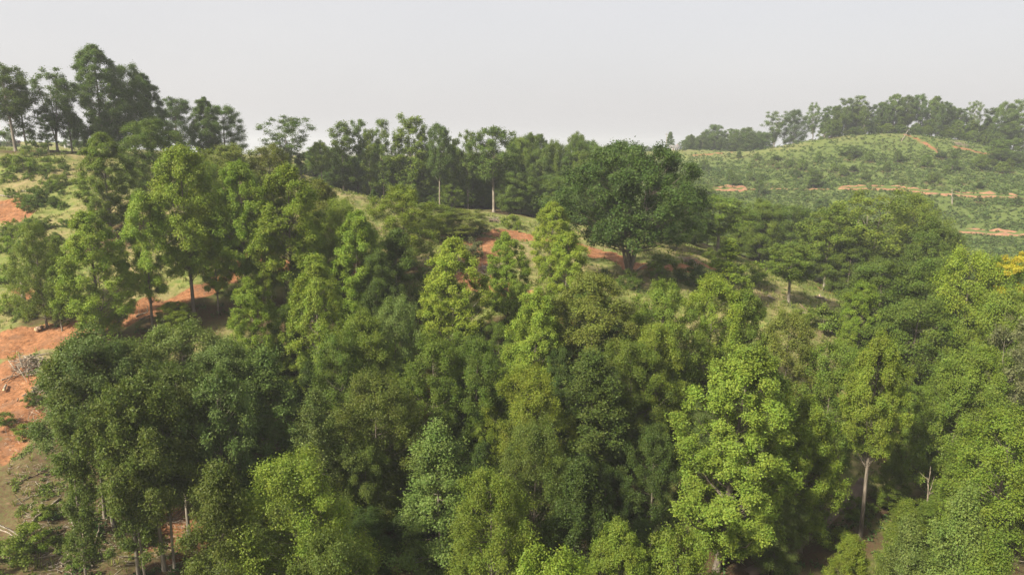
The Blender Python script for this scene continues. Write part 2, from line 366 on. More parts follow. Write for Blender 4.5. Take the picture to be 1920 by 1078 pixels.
    for i in range(m):
        L = max(rad[i], .4)
        z0 = P[i, 2] - K['rise'] * L - .4 + .25 * rng.normal()
        z0 = np.clip(z0, max(zb * .75, .1), H * .9)
        fr = np.clip(z0 / H, 0, 1)
        p0 = np.array((cx(z0), cy(z0), z0)) + (out[i] * np.array((1, 1, 0))) * (0 if stems == 1 else rad[i] * .4)
        q = bend(p0, P[i], rng, 4)
        if stemq:
            zs = [min(max(z0, q_[1, 2]), q_[-1, 2]) for q_ in stemq]
            ps = [np.array([np.interp(z_, q_[:, 2], q_[:, 0]), np.interp(z_, q_[:, 2], q_[:, 1]), z_]) for z_, q_ in zip(zs, stemq)]
            b_ = int(np.argmin([np.linalg.norm(p_ - P[i]) for p_ in ps]))
            limbs[b_].tube(bend(ps[b_], P[i], rng, 4), np.array((.2, .14, .09, .03)) * tr * (1.2 - .7 * fr), 3); continue
        if i in big and stems == 1:
            la = Acc(); la.tube(q, np.array((.42, .3, .2, .05)) * tr * (1.1 - .6 * fr), 5); limbs.append(la)
        else: tl.tube(q, np.array((.2, .14, .09, .03)) * tr * (1.2 - .7 * fr), 3)
    if kind in ('mass', 'edge', 'dome', 'lolly', 'slender', 'stand', 'tulip'):
        for i in rng.integers(0, m, 7):
            e = P[i] + (out[i] + rng.normal(0, .3, 3)) * pr[i] * rng.uniform(1.2, 1.9)
            tl.tube(bend(P[i], e, rng, 4, wob=.12), np.array((.05, .04, .03, .012)), 3)
    return dict(kind=kind, H=H, R=Rd, trunk=tl.mesh('trunk', [bark], True), limbs=[l.mesh('limb', [bark], True) for l in limbs], crown=cr.mesh('crown', [LEAF]))

PROTO = {}
for kind, n in dict(tulip=5, stand=2, hero=1, tall=1, edge=3, oak=1, dome=4, layer=3, mass=4, slender=6, lolly=3, open=3, cone=2, shrub=3).items():
    PROTO[kind] = [make_proto(kind, 100 + 17 * i + len(kind) * 3, PALE if kind in ('slender', 'lolly', 'layer', 'edge', 'open') or (kind == 'tulip' and i == 3) else BARK) for i in range(n)]
# oak-like second prototypes reuse one seed each

COL = dict(OD=(.054,.088,.018), ND=(.056,.086,.017), NG=(.092,.120,.022), TB=(.163,.212,.027), TM=(.140,.190,.022), TO=(.120,.160,.022), DK=(.076,.112,.018), DG=(.072,.107,.021), GG=(.108,.146,.036), OB=(.128,.148,.026),  # ND: leaf green darkened, shade of the near hollow put into colour
 YO=(.145,.182,.022), YF=(.42,.37,.03), MG=(.100,.142,.021), LG=(.124,.172,.038), HZ=(.088,.130,.027), DS=(.13,.135,.055))

NAME = dict(tulip='tulip_tree', hero='tulip_tree', tall='tulip_tree', stand='tulip_tree', edge='broadleaf_tree', oak='oak_tree', dome='broadleaf_tree', layer='layered_tree', mass='broadleaf_tree', slender='slender_tree', lolly='high_crowned_tree', open='open_crowned_tree', cone='conifer_tree', shrub='shrub')
TREES = []      # (x, y, radius)
COUNT = {}
def put(kind, p, H, Rr, col, label, group=None, parts=True, rot=None, name=None, cat=None, sink=0.15, jit=.1):
    k = COUNT[kind] = COUNT.get(kind, -1) + 1
    pr = PROTO[kind][k % len(PROTO[kind])]
    root = link(bpy.data.objects.new(name or NAME[kind], None))
    root.empty_display_size = .5
    root.location = (p[0], p[1], p[2] - sink)
    root.rotation_euler = (RNG.normal(0, .025), RNG.normal(0, .025), RNG.uniform(0, 6.28) if rot is None else rot)
    sx = Rr / pr['R'] * (.95 if p[1] < 118 and kind not in ('hero', 'shrub') else 1.05); sz = H / pr['H']
    if kind in ('tulip', 'stand', 'hero', 'tall'): sx = min(sx, sz * 1.12)
    sx = max(sx, sz / 1.3)                              # never stretch a crown into hanging curtains
    root.scale = (sx, sx * RNG.uniform(.92, 1.08), sz)
    tag(root, label, cat or ('shrub' if kind == 'shrub' else 'tree'), group)
    c = COL[col] if isinstance(col, str) else col
    if p[1] > 86: c = tuple(v * 1.15 for v in c)  # farther crowns painted lighter, stronger light put into the leaf colour
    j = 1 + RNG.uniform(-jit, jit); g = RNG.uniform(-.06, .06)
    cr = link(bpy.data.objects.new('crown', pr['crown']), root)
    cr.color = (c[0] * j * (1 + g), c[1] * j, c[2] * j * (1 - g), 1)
    link(bpy.data.objects.new('trunk' if kind != 'shrub' else 'stem', pr['trunk']), root)
    if parts or pr['kind'] == 'oak' or pr['kind'] == 'open':
        for l in pr['limbs']: link(bpy.data.objects.new('limb', l), root)
    TREES.append((p[0], p[1], Rr))
    return root

def plant(kind, px, ytop, hw, D, col, label, group=None, auto=False, **kw):
    """a tree whose crown top stands at the photo point, at distance D, rooted on the ground"""
    fixed = D < 0; D = abs(D)
    top = at(px, ytop, D)
    g = gz(top[0], D)
    H = top[2] - g; Rr = hw * math.hypot(D, CZ - top[2]) / F
    if group is None:                                   # keep natural proportions: stand a squat tree further down the slope
        D0 = D
        want = 18.5 if hw > 45 and D < 112 else 15 if hw > 38 and D < 158 else 0
        while not fixed and (H / Rr < 1.6 or H < want) and D > .76 * D0 and D < 330:
            D *= .985; top = at(px, ytop, D); g = gz(top[0], D); H = top[2] - g; Rr = hw * math.hypot(D, CZ - top[2]) / F
    Rr = min(Rr, max(H, 3) / (1.75 if group and 185 < D < 330 else 1.15))
    LOG.append((kind, px, ytop, round(D), round(H, 1), round(Rr, 1)))
    H = max(H, 3.0)
    if group and auto: label = place_label(label, (top[0], D))
    if not (group and auto): NAMED.append((top[0], D, label))
    return put(kind, (top[0], D, g), H, Rr, col, label, group, parts=D < 150, **kw)
LOG = []
NAMED = []                                        # (x, y, label) of the trees described one by one
TAIL = set('of the a with in by on at to and between beside behind its two under from for over below above whose that is near next just tall joining through no single still'.split())
USED = {}
def place_label(prefix, p):
    """says which described tree a lesser tree stands behind, beside or in front of"""
    for x, y, lab in sorted(NAMED, key=lambda q: math.hypot(q[0] - p[0], q[1] - p[1]))[:4]:
        rel = 'in front of the' if p[1] < y - 1.5 else 'behind the' if p[1] > y + 1.5 else 'beside the'
        w_ = lab.split(',')[0].split()[: 16 - len(prefix.split()) - len(rel.split())]
        while w_ and w_[-1] in TAIL: w_.pop()
        out = '%s %s %s' % (prefix, rel, ' '.join(w_))
        if out not in USED: break
    USED[out] = 1
    return out

# ------------------------------------------------------------------ the trees, one by one
SPEC = [
 # skyline group on the crest of the grassy hill
 ('lolly', 6, 122, 34, 156, 'DK', 'taller dark tree of the pair over the red shrub at the picture edge'),
 ('slender', 32, 150, 22, 160, 'DK', 'shorter dark tree with a compact head and bare stems over the red shrub'),
 ('open', 88, 133, 40, 163, 'DG', 'open see-through tree fanning out from several stems on the grassy hill crest'),
 ('slender', 118, 150, 17, 166, 'DG', 'thin sparse tree touching the fan-shaped open tree on the grassy crest'),
 ('slender', 82, 215, 12, 158, 'DG', 'short ragged tree at the foot of the fan-shaped open tree on the crest'),
 ('tulip', 172, 87, 44, 168, 'DK', 'tallest tree of the skyline, a high dense oval crown over the grassy hill'),
 ('dome', 236, 123, 36, 176, 'DK', 'tall dark tree with a blunt top just beside the tallest skyline tree'),
 ('tulip', 272, 140, 28, 180, 'DG', 'dark tree with a stepped shoulder, sloping down from the tall skyline pair'),
 ('dome', 322, 184, 34, 205, 'DG', 'hazy low domed tree behind the dark skyline group, lower than its neighbours'),
 ('tulip', 378, 185, 30, 182, 'DK', 'ragged dark tree with a narrow top standing apart at the end of the hill skyline'),
 ('mass', 416, 198, 33, 186, 'DG', 'bushy dark tree leaning out beside the ragged narrow-topped skyline tree'),
 ('dome', 140, 220, 18, 172, 'DK', 'low dark bushy tree filling the gap under the tallest skyline tree'),
 ('dome', 205, 215, 24, 185, 'DG', 'dark filler tree between the two tall skyline crowns'),
 ('open', 533, 219, 40, 192, 'DG', 'lone sparse tree with separate leaf tufts against the white sky, apart from the tall row'),
 ('slender', 563, 285, 13, 196, 'DG', 'small bluish tree at the foot of the lone sparse skyline tree'),
 # below the skyline, behind the bright tulip trees
 ('dome', 285, 225, 50, 138, 'DK', 'round dark green tree tucked between two bright tulip trees below the skyline'),
 ('tulip', 186, 250, 68, 120, 'TO', 'broad olive-lit tulip tree at the edge of the grassy hillside clearing'),
 ('dome', 428, 272, 58, 150, 'OB', 'rounded dull olive tree behind the pointed bright tulip trees'),
 ('dome', 500, 272, 42, 155, 'OB', 'smaller dull olive tree joining the rounded olive one under the lone sparse tree'),
 ('dome', 375, 300, 40, 150, 'TO', 'low olive tree half hidden behind the largest pointed tulip crown'),
 ('stand', 333, 273, 62, 101, 'TB', 'largest pointed yellow-green tulip tree of the sunlit stand above the orange track'),
 ('stand', 258, 362, 48, 97, 'TB', 'yellow-green tulip tree hugging the flank of the largest pointed one'),
 ('stand', 441, 302, 44, 103, 'TM', 'narrow tulip tree with a rounded tip, between the two widest of the sunlit stand'),
 ('stand', 530, 312, 62, 104, 'TM', 'wide flat-topped tulip tree ending the sunlit stand above the orange track'),
 ('tulip', 575, 420, 40, 104, 'TM', 'green tulip tree on the outer flank of the wide flat-topped one'),
 ('stand', 393, 400, 38, 102, 'TM', 'lower tulip tree squeezed between the largest pointed crown and the narrow rounded one'),
 ('stand', 486, 395, 38, 103, 'TM', 'lower tulip tree squeezed between the narrow rounded crown and the flat-topped one'),
 ('tulip', 600, 338, 56, 136, 'OB', 'dull brownish-olive tree sloping away behind the wide flat-topped tulip tree'),
 ('mass', 640, 375, 48, 145, 'TO', 'soft olive tree below the bare grassy strip of the ridge'),
 ('tulip', 166, 398, 86, 95, 'TB', 'massive yellow-green tulip tree standing alone beside the dirt track bend'),
 ('dome', 60, 418, 40, 114, 'TO', 'low bushy olive tree on the clearing side of the massive tulip tree'),
 ('mass', 105, 470, 32, 101, 'TO', 'small loose tree against the massive tulip tree by the clearing'),
 ('dome', 325, 565, 32, 97, 'YO', 'small yellow-green tree in front of the thin trunks above the track'),
 ('tulip', 656, 400, 62, 106, 'TM', 'pointed mid-green tulip tree standing just past the sunlit stand'),
 ('dome', 755, 351, 54, 150, 'YO', 'yellowish round tree on the ridge in front of the tall row'),
 ('cone', 700, 362, 9, 168, 'DK', 'tiny dark upright cedar on the bare grassy strip of the ridge'),
 ('mass', 812, 380, 44, -150, 'TO', 'olive bushy tree beside the yellowish round one on the ridge'),
 ('mass', 862, 392, 40, -152, 'OB', 'low dull olive tree at the edge of the orange clearing on the ridge'),
 ('layer', 740, 432, 66, 126, 'DK', 'dark layered tree in the hollow between two pointed tulip trees'),
 ('dome', 700, 470, 40, 116, 'DG', 'very dark tree in the shade behind the pointed mid-green tulip tree'),
 ('tulip', 845, 447, 78, 100, 'TB', 'large pointed tulip tree in the middle of the slope, widest at its skirt'),
 ('tulip', 952, 440, 40, 112, 'TM', 'slim tulip tree at the edge of the brush-strewn orange clearing'),
 ('tulip', 1035, 380, 66, 126, 'TB', 'broad bright tulip tree on the ridge touching the big dark oak'),
 ('tulip', 1062, 434, 60, 112, 'TB', 'bright tulip tree in front of the broad one next to the dark oak'),
 ('tulip', 1002, 545, 56, 92, 'TB', 'pointed yellow-green tulip tree below the brush-strewn clearing'),
 ('dome', 1112, 515, 84, 98, 'OB', 'brownish-olive spreading tree below the trunks of the big dark oak'),
 ('tulip', 587, 480, 56, 90, 'TB', 'bright pointed tulip tree in front of the orange cutting'),
 ('tulip', 471, 525, 44, 95, 'TM', 'short pointed tulip tree below the orange track'),
 ('oak', 1188, 272, 108, 134, 'OD', 'huge dark spreading oak with several bare trunks on the ridge'),
 ('dome', 1275, 330, 40, 165, 'DK', 'dark tree leaning on the far flank of the huge oak'),
 ('dome', 1255, 530, 62, 101, 'TO', 'rounded olive-green tree below the ridge grass, next to the brownish spreading one'),
 ('dome', 1335, 520, 60, 106, 'TM', 'rounded mid-green tree on the slope below the pointed sapling of the ridge'),
 ('tulip', 1400, 545, 50, 106, 'TO', 'olive tree on the slope at the edge of the open grass strip'),
 ('cone', 1371, 450, 42, -128, 'TM', 'young cone-shaped light green tree alone on the ridge grass'),
 ('dome', 1482, 585, 58, 92, 'OB', 'brown-tinged domed tree standing behind the brightest tulip tree'),
 ('tulip', 1621, 530, 50, 115, 'TM', 'round-topped olive tulip tree by the open grass strip'),
 ('hero', 1372, 650, 118, 71, 'TB', 'biggest and brightest yellow-green tulip tree, wide and many-lobed, close to the camera'),
 ('tulip', 1528, 752, 58, 75, 'TM', 'lower leaning tulip crown attached to the side of the brightest tree'),
 ('tall', 1656, 632, 64, 77, 'TB', 'tall narrow bright tulip tree with a long bare pale trunk above the footpath'),
 ('dome', 1562, 645, 48, 87, 'TO', 'mid-green tree filling the gap between the two brightest tulip trees'),
 ('dome', 1805, 668, 72, 82, 'TO', 'broad olive tree with a sunlit tip above the bare earth patch in the valley'),
 ('tulip', 1842, 646, 40, 84, 'TM', 'pointed sunlit crown rising from behind the broad olive valley tree'),
 ('dome', 1665, 490, 70, 124, 'DK', 'dark domed tree in the valley behind the round-topped tulip tree'),
 ('mass', 1760, 485, 72, 120, 'DK', 'large dark many-lobed tree in the valley, in front of the lower red road'),
 ('dome', 1720, 560, 80, 108, 'DK', 'wide shadowy tree at the foot of the dark valley trees'),
 ('tulip', 1756, 414, 46, 150, 'DK', 'dark wedge-shaped tree overlapping the end of the lower red road'),
 ('open', 1640, 360, 70, 172, 'TO', 'wide olive tree with pale forked trunks in the valley below the cleared hill'),
 ('mass', 1715, 368, 56, 178, 'TO', 'olive tree merging with the wide one that has pale forked trunks'),
 ('lolly', 1352, 368, 46, 172, 'TO', 'tree with twin pale straight trunks at the valley edge beyond the ridge grass'),
 ('dome', 1430, 375, 34, 190, 'MG', 'green rounded tree next to the one with twin pale trunks'),
 ('mass', 1485, 386, 50, 188, 'DK', 'dark olive dome in the middle of the valley row'),
 ('lolly', 1560, 388, 40, 170, 'TO', 'tree with one very long thin pale trunk in the valley row'),
 ('dome', 1610, 430, 36, 175, 'MG', 'green tree between the long thin pale trunk and the forked pale trunks'),
 ('lolly', 1488, 455, 38, -136, 'MG', 'layered tree with a dark leaning trunk standing on the edge of the ridge grass'),
 ('dome', 1598, 462, 42, -165, 'MG', 'rounded green tree under the long thin pale trunk'),
 ('dome', 1832, 470, 42, 112, 'TM', 'yellow-green tree with a two-tier crown beside the yellow-flushed one'),
 ('dome', 1894, 490, 38, -112, 'TM', 'green tree with glowing golden-yellow patches on top at the valley edge'),
 ('dome', 1885, 550, 72, 98, 'TO', 'soft mid-green spreading tree below the golden-yellow one'),
 ('open', 1905, 610, 30, 92, 'DS', 'thinly leaved grey tree with bare upright stems below the soft spreading one'),
 ('dome', 1890, 770, 92, 72, 'TM', 'broad bright leafy tree rising at the low corner of the valley'),
 ('layer', 1800, 920, 78, 63, 'LG', 'pale grey-green feathery tree near the bottom of the valley'),
 ('tulip', 1592, 1000, 36, 60, 'YO', 'small yellowish young tree beside the footpath'),
 ('hero', 1171, 985, 54, 52, 'TB', 'bright tulip tree top poking up alone from the dark lower edge'),
 ('layer', 822, 795, 96, 70, 'LG', 'light green tiered tree spreading in tiers out of the dark hollow'),
 ('tulip', 905, 738, 34, 80, 'TM', 'slim sunlit tree tip just above the light green tiered tree'),
 ('layer', 1112, 655, 92, 86, 'DG', 'tall blue-green tree, darkest of the front slope, with drooping tiers'),
 ('mass', 985, 690, 58, 81, 'YO', 'yellow-olive loose-leaved tree beside the dark blue-green one'),
 ('mass', 545, 862, 98, 66, 'YO', 'yellow-tinted spreading tree low on the slope in front of thin grey trunks'),
 ('layer', 478, 665, 84, 75, 'LG', 'pale layered tree with thin grey stems showing through its crown'),
 ('layer', 590, 735, 62, 73, 'GG', 'pale tree with bare dead twigs at its tip, next to the pale layered tree'),
 ('edge', 150, 622, 72, 67, 'GG', 'grey-green fine-leaved tree closest to the dirt bank'),
 ('edge', 235, 640, 82, 70, 'NG', 'fine-leaved dark grey-green tree above the thick grey trunk by the clearing'),
 ('edge', 330, 612, 80, 76, 'GG', 'greyish fine-leaved tree in front of the small yellow-green one'),
 ('edge', 415, 640, 66, 80, 'GG', 'dusty grey-green tree on the slope below the short pointed tulip tree'),
 ('edge', 290, 740, 80, 64, 'NG', 'dark lower tree hanging over the shaded litter slope'),
 ('mass', 690, 590, 60, 92, 'TO', 'olive tree below the pointed mid-green tulip tree'),
 ('mass', 730, 560, 50, 99, 'GG', 'greyish tree in the hollow beside the large central tulip tree'),
 ('mass', 640, 625, 56, 86, 'MG', 'deep green tree below the bright tulip tree by the orange cutting'),
 ('mass', 700, 700, 78, 82, 'NG', 'shaded deep green tree in the middle of the near slope'),
 ('dome', 805, 630, 54, 89, 'TO', 'olive tree standing under the skirt of the large central tulip tree'),
 ('mass', 880, 640, 46, 90, 'MG', 'green tree between the central tulip tree and the pointed one below the clearing'),
 ('mass', 920, 880, 50, 74, 'TO', 'thin-stemmed olive tree over the dark hollow with bare trunks'),
 ('layer', 1075, 860, 74, 73, 'ND', 'dark shaded tree at the foot of the blue-green tiered tree'),
 ('mass', 1195, 640, 58, 94, 'MG', 'green tree behind the brownish spreading one, above a strip of orange earth'),
 ('dome', 1240, 610, 54, 96, 'TO', 'loose olive tree over the orange earth strip'),
 ('mass', 1000, 790, 60, 75, 'NG', 'deep green tree in front of the pointed tulip tree below the clearing'),
 ('dome', 1230, 800, 44, 79, 'ND', 'dark tree in the shadow beside the brightest tulip tree'),
 ('layer', 1712, 985, 42, 62, 'GG', 'low feathery tree at the foot of the long bare pale trunk'),
 ('layer', 1880, 1000, 60, 58, 'TO', 'low tree in the corner below the broad bright leafy one'),
 ('dome', 1275, 1000, 52, 62, 'TO', 'low leafy tree at the base of the brightest tulip tree'),
 ('dome', 1035, 1050, 46, 60, 'TM', 'bright low tree top peeping over the lower edge'),
 ('mass', 640, 1000, 54, 62, 'NG', 'low shaded tree beside the yellow-tinted spreading one'),
 ('layer', 400, 860, 48, 65, 'NG', 'small shaded tree between thin grey trunks and the yellow-tinted tree'),
 ('slender', 117, 780, 17, 57.5, 'NG', 'tall thin trunk with ragged side leaves on the edge of the littered bank'),
 ('slender', 126, 770, 15, 64, 'NG', 'thin tree close behind the tall thin trunk at the edge of the littered bank'),
 ('lolly', 168, 640, 48, 66, 'NG', 'tree with the thickest grey trunk at the edge of the littered bank'),
 ('lolly', 214, 720, 36, 59, 'NG', 'tree with a mottled grey trunk just downhill of the thickest trunk'),
 ('slender', 232, 760, 22, 59, 'NG', 'thin trunked tree paired with the mottled grey trunk'),
 ('lolly', 265, 700, 34, 61, 'NG', 'slender trunked tree in the shade uphill of the leaf-littered slope'),
 ('lolly', 320, 690, 36, 66, 'NG', 'tree with a straight trunk in front of the dark earth hollow'),
 ('lolly', 392, 700, 36, 64, 'GG', 'tree with a tall pale twin trunk on the shaded slope'),
 ('slender', 100, 500, 16, 98, 'TO', 'thin tree beside the dirt track with two stems and a tuft of leaves'),
]
for s in SPEC:
    t_ = plant(*s)
    if 'golden-yellow patches' in s[6]:                # sprays of yellow leaves on the sunny top of that one tree
        pk = PROTO['dome'][COUNT['dome'] % len(PROTO['dome'])]
        for k_, (ax_, ay_, az_, ss) in enumerate([(-.25, -.45, .93, 1.0), (.35, -.4, .97, .9), (-.5, -.5, .80, .8), (.1, -.7, .84, .55)]):
            y_ = link(bpy.data.objects.new('golden_foliage', PROTO['shrub'][k_ % 3]['crown']), t_)
            rz_ = -t_.rotation_euler.z; cx_, cy_ = ax_ * pk['R'] * .8, ay_ * pk['R'] * .8
            y_.location = (cx_ * math.cos(rz_) - cy_ * math.sin(rz_), cx_ * math.sin(rz_) + cy_ * math.cos(rz_), az_ * pk['H'] - .3)
            y_.scale = (ss, ss, ss * .8); y_.color = (*COL['YF'], 1); y_['label'] = 'spray of golden-yellow leaves'

# the tall row behind the ridge
ROW = [
 ('lolly', 600, 265, 16, 200, 'small ragged tree starting the tall row behind the ridge'),
 ('slender', 638, 230, 22, 202, 'first tall ragged column of the row behind the ridge'),
 ('slender', 664, 225, 15, 205, 'wispy thin tree next to the first tall column of the row'),
 ('slender', 690, 243, 12, 203, 'short thin tree between two wispy columns of the row'),
 ('slender', 714, 224, 16, 204, 'wispy pale-topped column in the row above the bare grassy strip'),
 ('slender', 742, 250, 14, 206, 'narrow tree just before the highest column of the row'),
 ('slender', 769, 219, 25, 204, 'highest feathery column of the row behind the ridge'),
 ('slender', 786, 236, 14, 208, 'narrow tree leaning on the highest feathery column'),
 ('lolly', 821, 234, 13, 200, 'small headed tree on a long bare reddish trunk in the row'),
 ('slender', 851, 262, 16, 206, 'medium column between the small headed tree and the big round-headed one'),
 ('open', 876, 246, 24, 204, 'dark open-topped tree just beside the big round-headed one in the row'),
 ('lolly', 925, 240, 37, 200, 'big round-headed tree on a tall bare trunk, boldest of the row behind the ridge'),
 ('dome', 972, 258, 24, 226, 'rounded tree just past the big round-headed one'),
 ('tulip', 998, 252, 20, 232, 'pointed hazy tree past the big round-headed one'),
 ('tulip', 1018, 252, 18, 236, 'taller hazy twin crown in the dipping end of the row'),
 ('dome', 1040, 272, 22, 232, 'low round crown in the dipping end of the row'),
 ('lolly', 1076, 250, 13, 235, 'lone ball-shaped crown on a stalk above the dipping treetops'),
 ('lolly', 1110, 265, 13, 238, 'smaller ball-shaped crown next to the lone stalked one'),
 ('dome', 1093, 280, 18, 236, 'low crown between the two ball-shaped ones'),
 ('dome', 1142, 275, 22, 240, 'flat crown where the row meets the huge dark oak'),
]
for kind, px, yt, hw, D, lab in ROW:
    plant(kind, px, yt, hw, D, ['MG', 'HZ', 'TO'][len(TREES) % 3], lab, 'tall row of trees behind the ridge', jit=.15)
G1 = 'leafy filler trees of the tall row behind the ridge'
for i, px in enumerate(range(588, 1170, 14)):
    yt = (288 if px < 940 else 270 + (px - 940) * .06) + RNG.uniform(-22, 18)
    plant(['dome', 'mass', 'tulip', 'dome'][i % 4], px + RNG.uniform(-6, 6), yt, RNG.uniform(20, 32), 214 + RNG.uniform(-6, 14) + (px > 940) * 4, ['MG', 'HZ', 'DK'][i % 3], '%s filler tree' % ['dark rounded', 'hazy fine-leaved', 'dark pointed', 'broad dark'][i % 4], G1, auto=True, jit=.15)
for i, px in enumerate(range(596, 960, 17)):
    plant(['mass', 'dome', 'tulip'][i % 3], px + RNG.uniform(-6, 6), 322 + max(0, px - 760) * .1 + RNG.uniform(-12, 18), RNG.uniform(15, 22), -(205 + RNG.uniform(-2, 8)), ['MG', 'HZ', 'DK'][i % 3], 'low %s tree' % ['bushy', 'rounded', 'pointed'][i % 3], 'lower trees along the foot of the tall row', auto=True, jit=.18)
for i, px in enumerate(range(960, 1160, 22)):
    plant(['dome', 'mass', 'tulip'][i % 3], px + RNG.uniform(-6, 6), 322 + (i % 3) * 12 + RNG.uniform(-10, 10), RNG.uniform(26, 36), 200 + RNG.uniform(-6, 4), ['HZ', 'MG', 'DK'][i % 3], 'massed %s tree' % ['rounded', 'fine-leaved', 'pointed'][i % 3], 'massed trees beside the huge oak', auto=True, jit=.15)
for i, px in enumerate(range(1300, 1800, 30)):
    plant(['dome', 'mass', 'dome', 'tulip'][i % 4], px + RNG.uniform(-8, 8), 405 + (i % 3) * 12 + RNG.uniform(-14, 14), RNG.uniform(28, 40), 198 + RNG.uniform(-12, 12), ['MG', 'DK', 'TO'][i % 3], '%s valley tree' % ['rounded', 'fine-leaved dark', 'olive rounded', 'pointed'][i % 4], 'massed valley trees below the cleared hill', auto=True, jit=.15)

# the wooded skyline of the cleared hill
HILL = [
 ('cone', 1257, 247, 10, 486, 'dark pointed conifer beside the white house on the far hill'),
 ('dome', 1297, 254, 16, 515, 'first low tree of the far hill wood, nearest the white house'),
 ('dome', 1322, 248, 14, 512, 'low hazy tree second from the white house on the far hill'),
 ('dome', 1341, 234, 20, 510, 'highest dome of the low hazy wood beside the white house'),
 ('dome', 1372, 242, 20, 508, 'rounded hazy tree in the middle of the low far wood'),
 ('dome', 1402, 240, 24, 502, 'broad hazy tree at the end of the low far wood'),
 ('dome', 1430, 248, 18, 495, 'small hazy tree in the dip before the twin domes'),
 ('open', 1456, 210, 22, 470, 'airy domed tree, paler of the twin domes on the far skyline'),
 ('dome', 1492, 207, 23, 468, 'dense dark blue-green dome, darker of the twin domes on the far skyline'),
 ('open', 1530, 195, 17, 455, 'pale thin-leaved tree alone against the sky, next to the twin domes'),
 ('cone', 1548, 212, 12, 452, 'dark little pointed tree beside the pale thin-leaved one'),
 ('dome', 1569, 199, 14, 450, 'small steepled tree before the first tall pair of the hilltop wood'),
 ('slender', 1590, 185, 14, 448, 'paler of the first tall pair in the hilltop wood'),
 ('slender', 1609, 180, 14, 446, 'denser of the first tall pair in the hilltop wood'),
 ('slender', 1636, 198, 13, 446, 'lower tree after the first tall pair in the hilltop wood'),
 ('slender', 1656, 191, 12, 444, 'spiky thin tree before the second tall pair in the hilltop wood'),
 ('lolly', 1681, 178, 16, 443, 'tall tree over the white stems on the crown of the hill'),
 ('lolly', 1704, 180, 15, 443, 'dark crowned tree next to the one over the white stems'),
 ('lolly', 1730, 178, 16, 442, 'olive round-headed tree above the end of the bare earth scar'),
 ('tulip', 1755, 181, 22, 440, 'widest dense tree of the hilltop wood beyond the earth scar'),
 ('slender', 1782, 192, 14, 438, 'drooping tree sloping from the widest hilltop tree'),
 ('slender', 1806, 203, 14, 436, 'thin spire in the notch before the bare-limbed tree'),
 ('open', 1836, 190, 14, 430, 'bare-limbed tree with a few leaf balls standing clear of the hilltop wood'),
 ('slender', 1862, 203, 13, 425, 'narrow tree after the bare-limbed one on the hill'),
 ('dome', 1890, 193, 24, 420, 'wide dark tree at the outer end of the hilltop wood'),
 ('slender', 1914, 187, 14, 418, 'last tall tree of the hilltop wood at the picture edge'),
]
for i, (kind, px, yt, hw, D, lab) in enumerate(HILL):
    plant(kind, px, yt, hw * .9, D, ['HZ', 'MG', 'DG'][i % 3], lab, 'skyline trees on the far cleared hill', jit=.12)
for i, px in enumerate(range(1285, 1440, 11)):
    plant(['mass', 'tulip', 'dome'][i % 3], px, 256 + RNG.uniform(-7, 7), RNG.uniform(10, 15), 496 + RNG.uniform(-8, 6), ['HZ', 'DG'][i % 2], 'packed %s tree' % ['fine-leaved', 'pointed', 'rounded'][i % 3], 'packed trees of the low far wood', auto=True, jit=.12)
for i, px in enumerate(range(1553, 1930, 8)):
    yt = 218 + RNG.uniform(-24, 16) + max(0, px - 1750) * .12
    plant(['slender', 'mass', 'slender', 'tulip', 'lolly'][i % 5], px + RNG.uniform(-4, 4), yt, RNG.uniform(6.5, 10), 440 + RNG.uniform(-9, 12) - max(0, px - 1780) * .14, ['HZ', 'MG', 'DG', 'TO'][i % 4], '%s hilltop tree' % ['narrow', 'bushy', 'thin', 'pointed', 'bare-stemmed'][i % 5], 'packed trees of the hilltop wood', auto=True, jit=.15)
for i, px in enumerate(range(1562, 1900, 13)):
    yc = 250 + abs(px - 1680) * .085
    plant(['mass', 'dome', 'mass'][i % 3], px + RNG.uniform(-4, 4), yc - 15 + RNG.uniform(-5, 4), RNG.uniform(7, 10), 434 - max(0, px - 1760) * .12, ['HZ', 'MG', 'TO'][i % 3], 'low %s edge tree' % ['bushy', 'rounded', 'leafy'][i % 3], 'low edge trees of the hilltop wood', auto=True, jit=.15)
for i, (px, yt, hw) in enumerate([(1880, 262, 20), (1905, 285, 24), (1862, 298, 15), (1915, 330, 16), (1840, 290, 12), (1790, 278, 9)]):
    plant(['dome', 'mass', 'slender'][i % 3], px, yt, hw, 386 - i * 4, ['MG', 'HZ'][i % 2], ['leafy tree stepping down from the hilltop wood at the picture edge', 'larger leafy tree below the outer end of the hilltop wood', 'narrow tree on the slope below the bare-limbed hill tree',
        'bushy tree on the cleared slope at the picture edge', 'small tree by the brown brush at the wood edge', 'tiny tree by the end of the bare earth scar'][i])
# lone trees on the cleared hillside
LONE = [('slender', 1527, 318, 11, 352, 'dark lone sapling rising across the upper red road'), ('dome', 1595, 275, 18, 395, 'leafy thicket tree in the middle of the cleared hillside'), ('cone', 1386, 283, 6, 425, 'tiny dark conifer by the low far wood'),
 ('dome', 1690, 305, 9, 385, 'round dark bush-like tree high on the cleared hillside'), ('slender', 1426, 325, 8, 342, 'thin green spike of a tree beside the short red road piece'), ('dome', 1765, 295, 15, 388, 'pale leafy tree under the bare earth scar'),
 ('mass', 1320, 345, 20, 330, 'low leafy tree at the end of the short red road piece'), ('slender', 1600, 318, 6, 372, 'small lone sapling on the cleared hill above the upper road'), ('dome', 1455, 300, 12, 405, 'rounded bush-like tree below the twin domes'),
 ('slender', 1840, 345, 7, 340, 'thin dead-looking sapling just above the long red road'), ('dome', 1545, 372, 16, 320, 'bushy green tree just below the upper red road')]
for i, (kind, px, yt, hw, D, lab) in enumerate(LONE): plant(kind, px, yt, hw, D, ['MG', 'HZ', 'DK'][i % 3], lab)

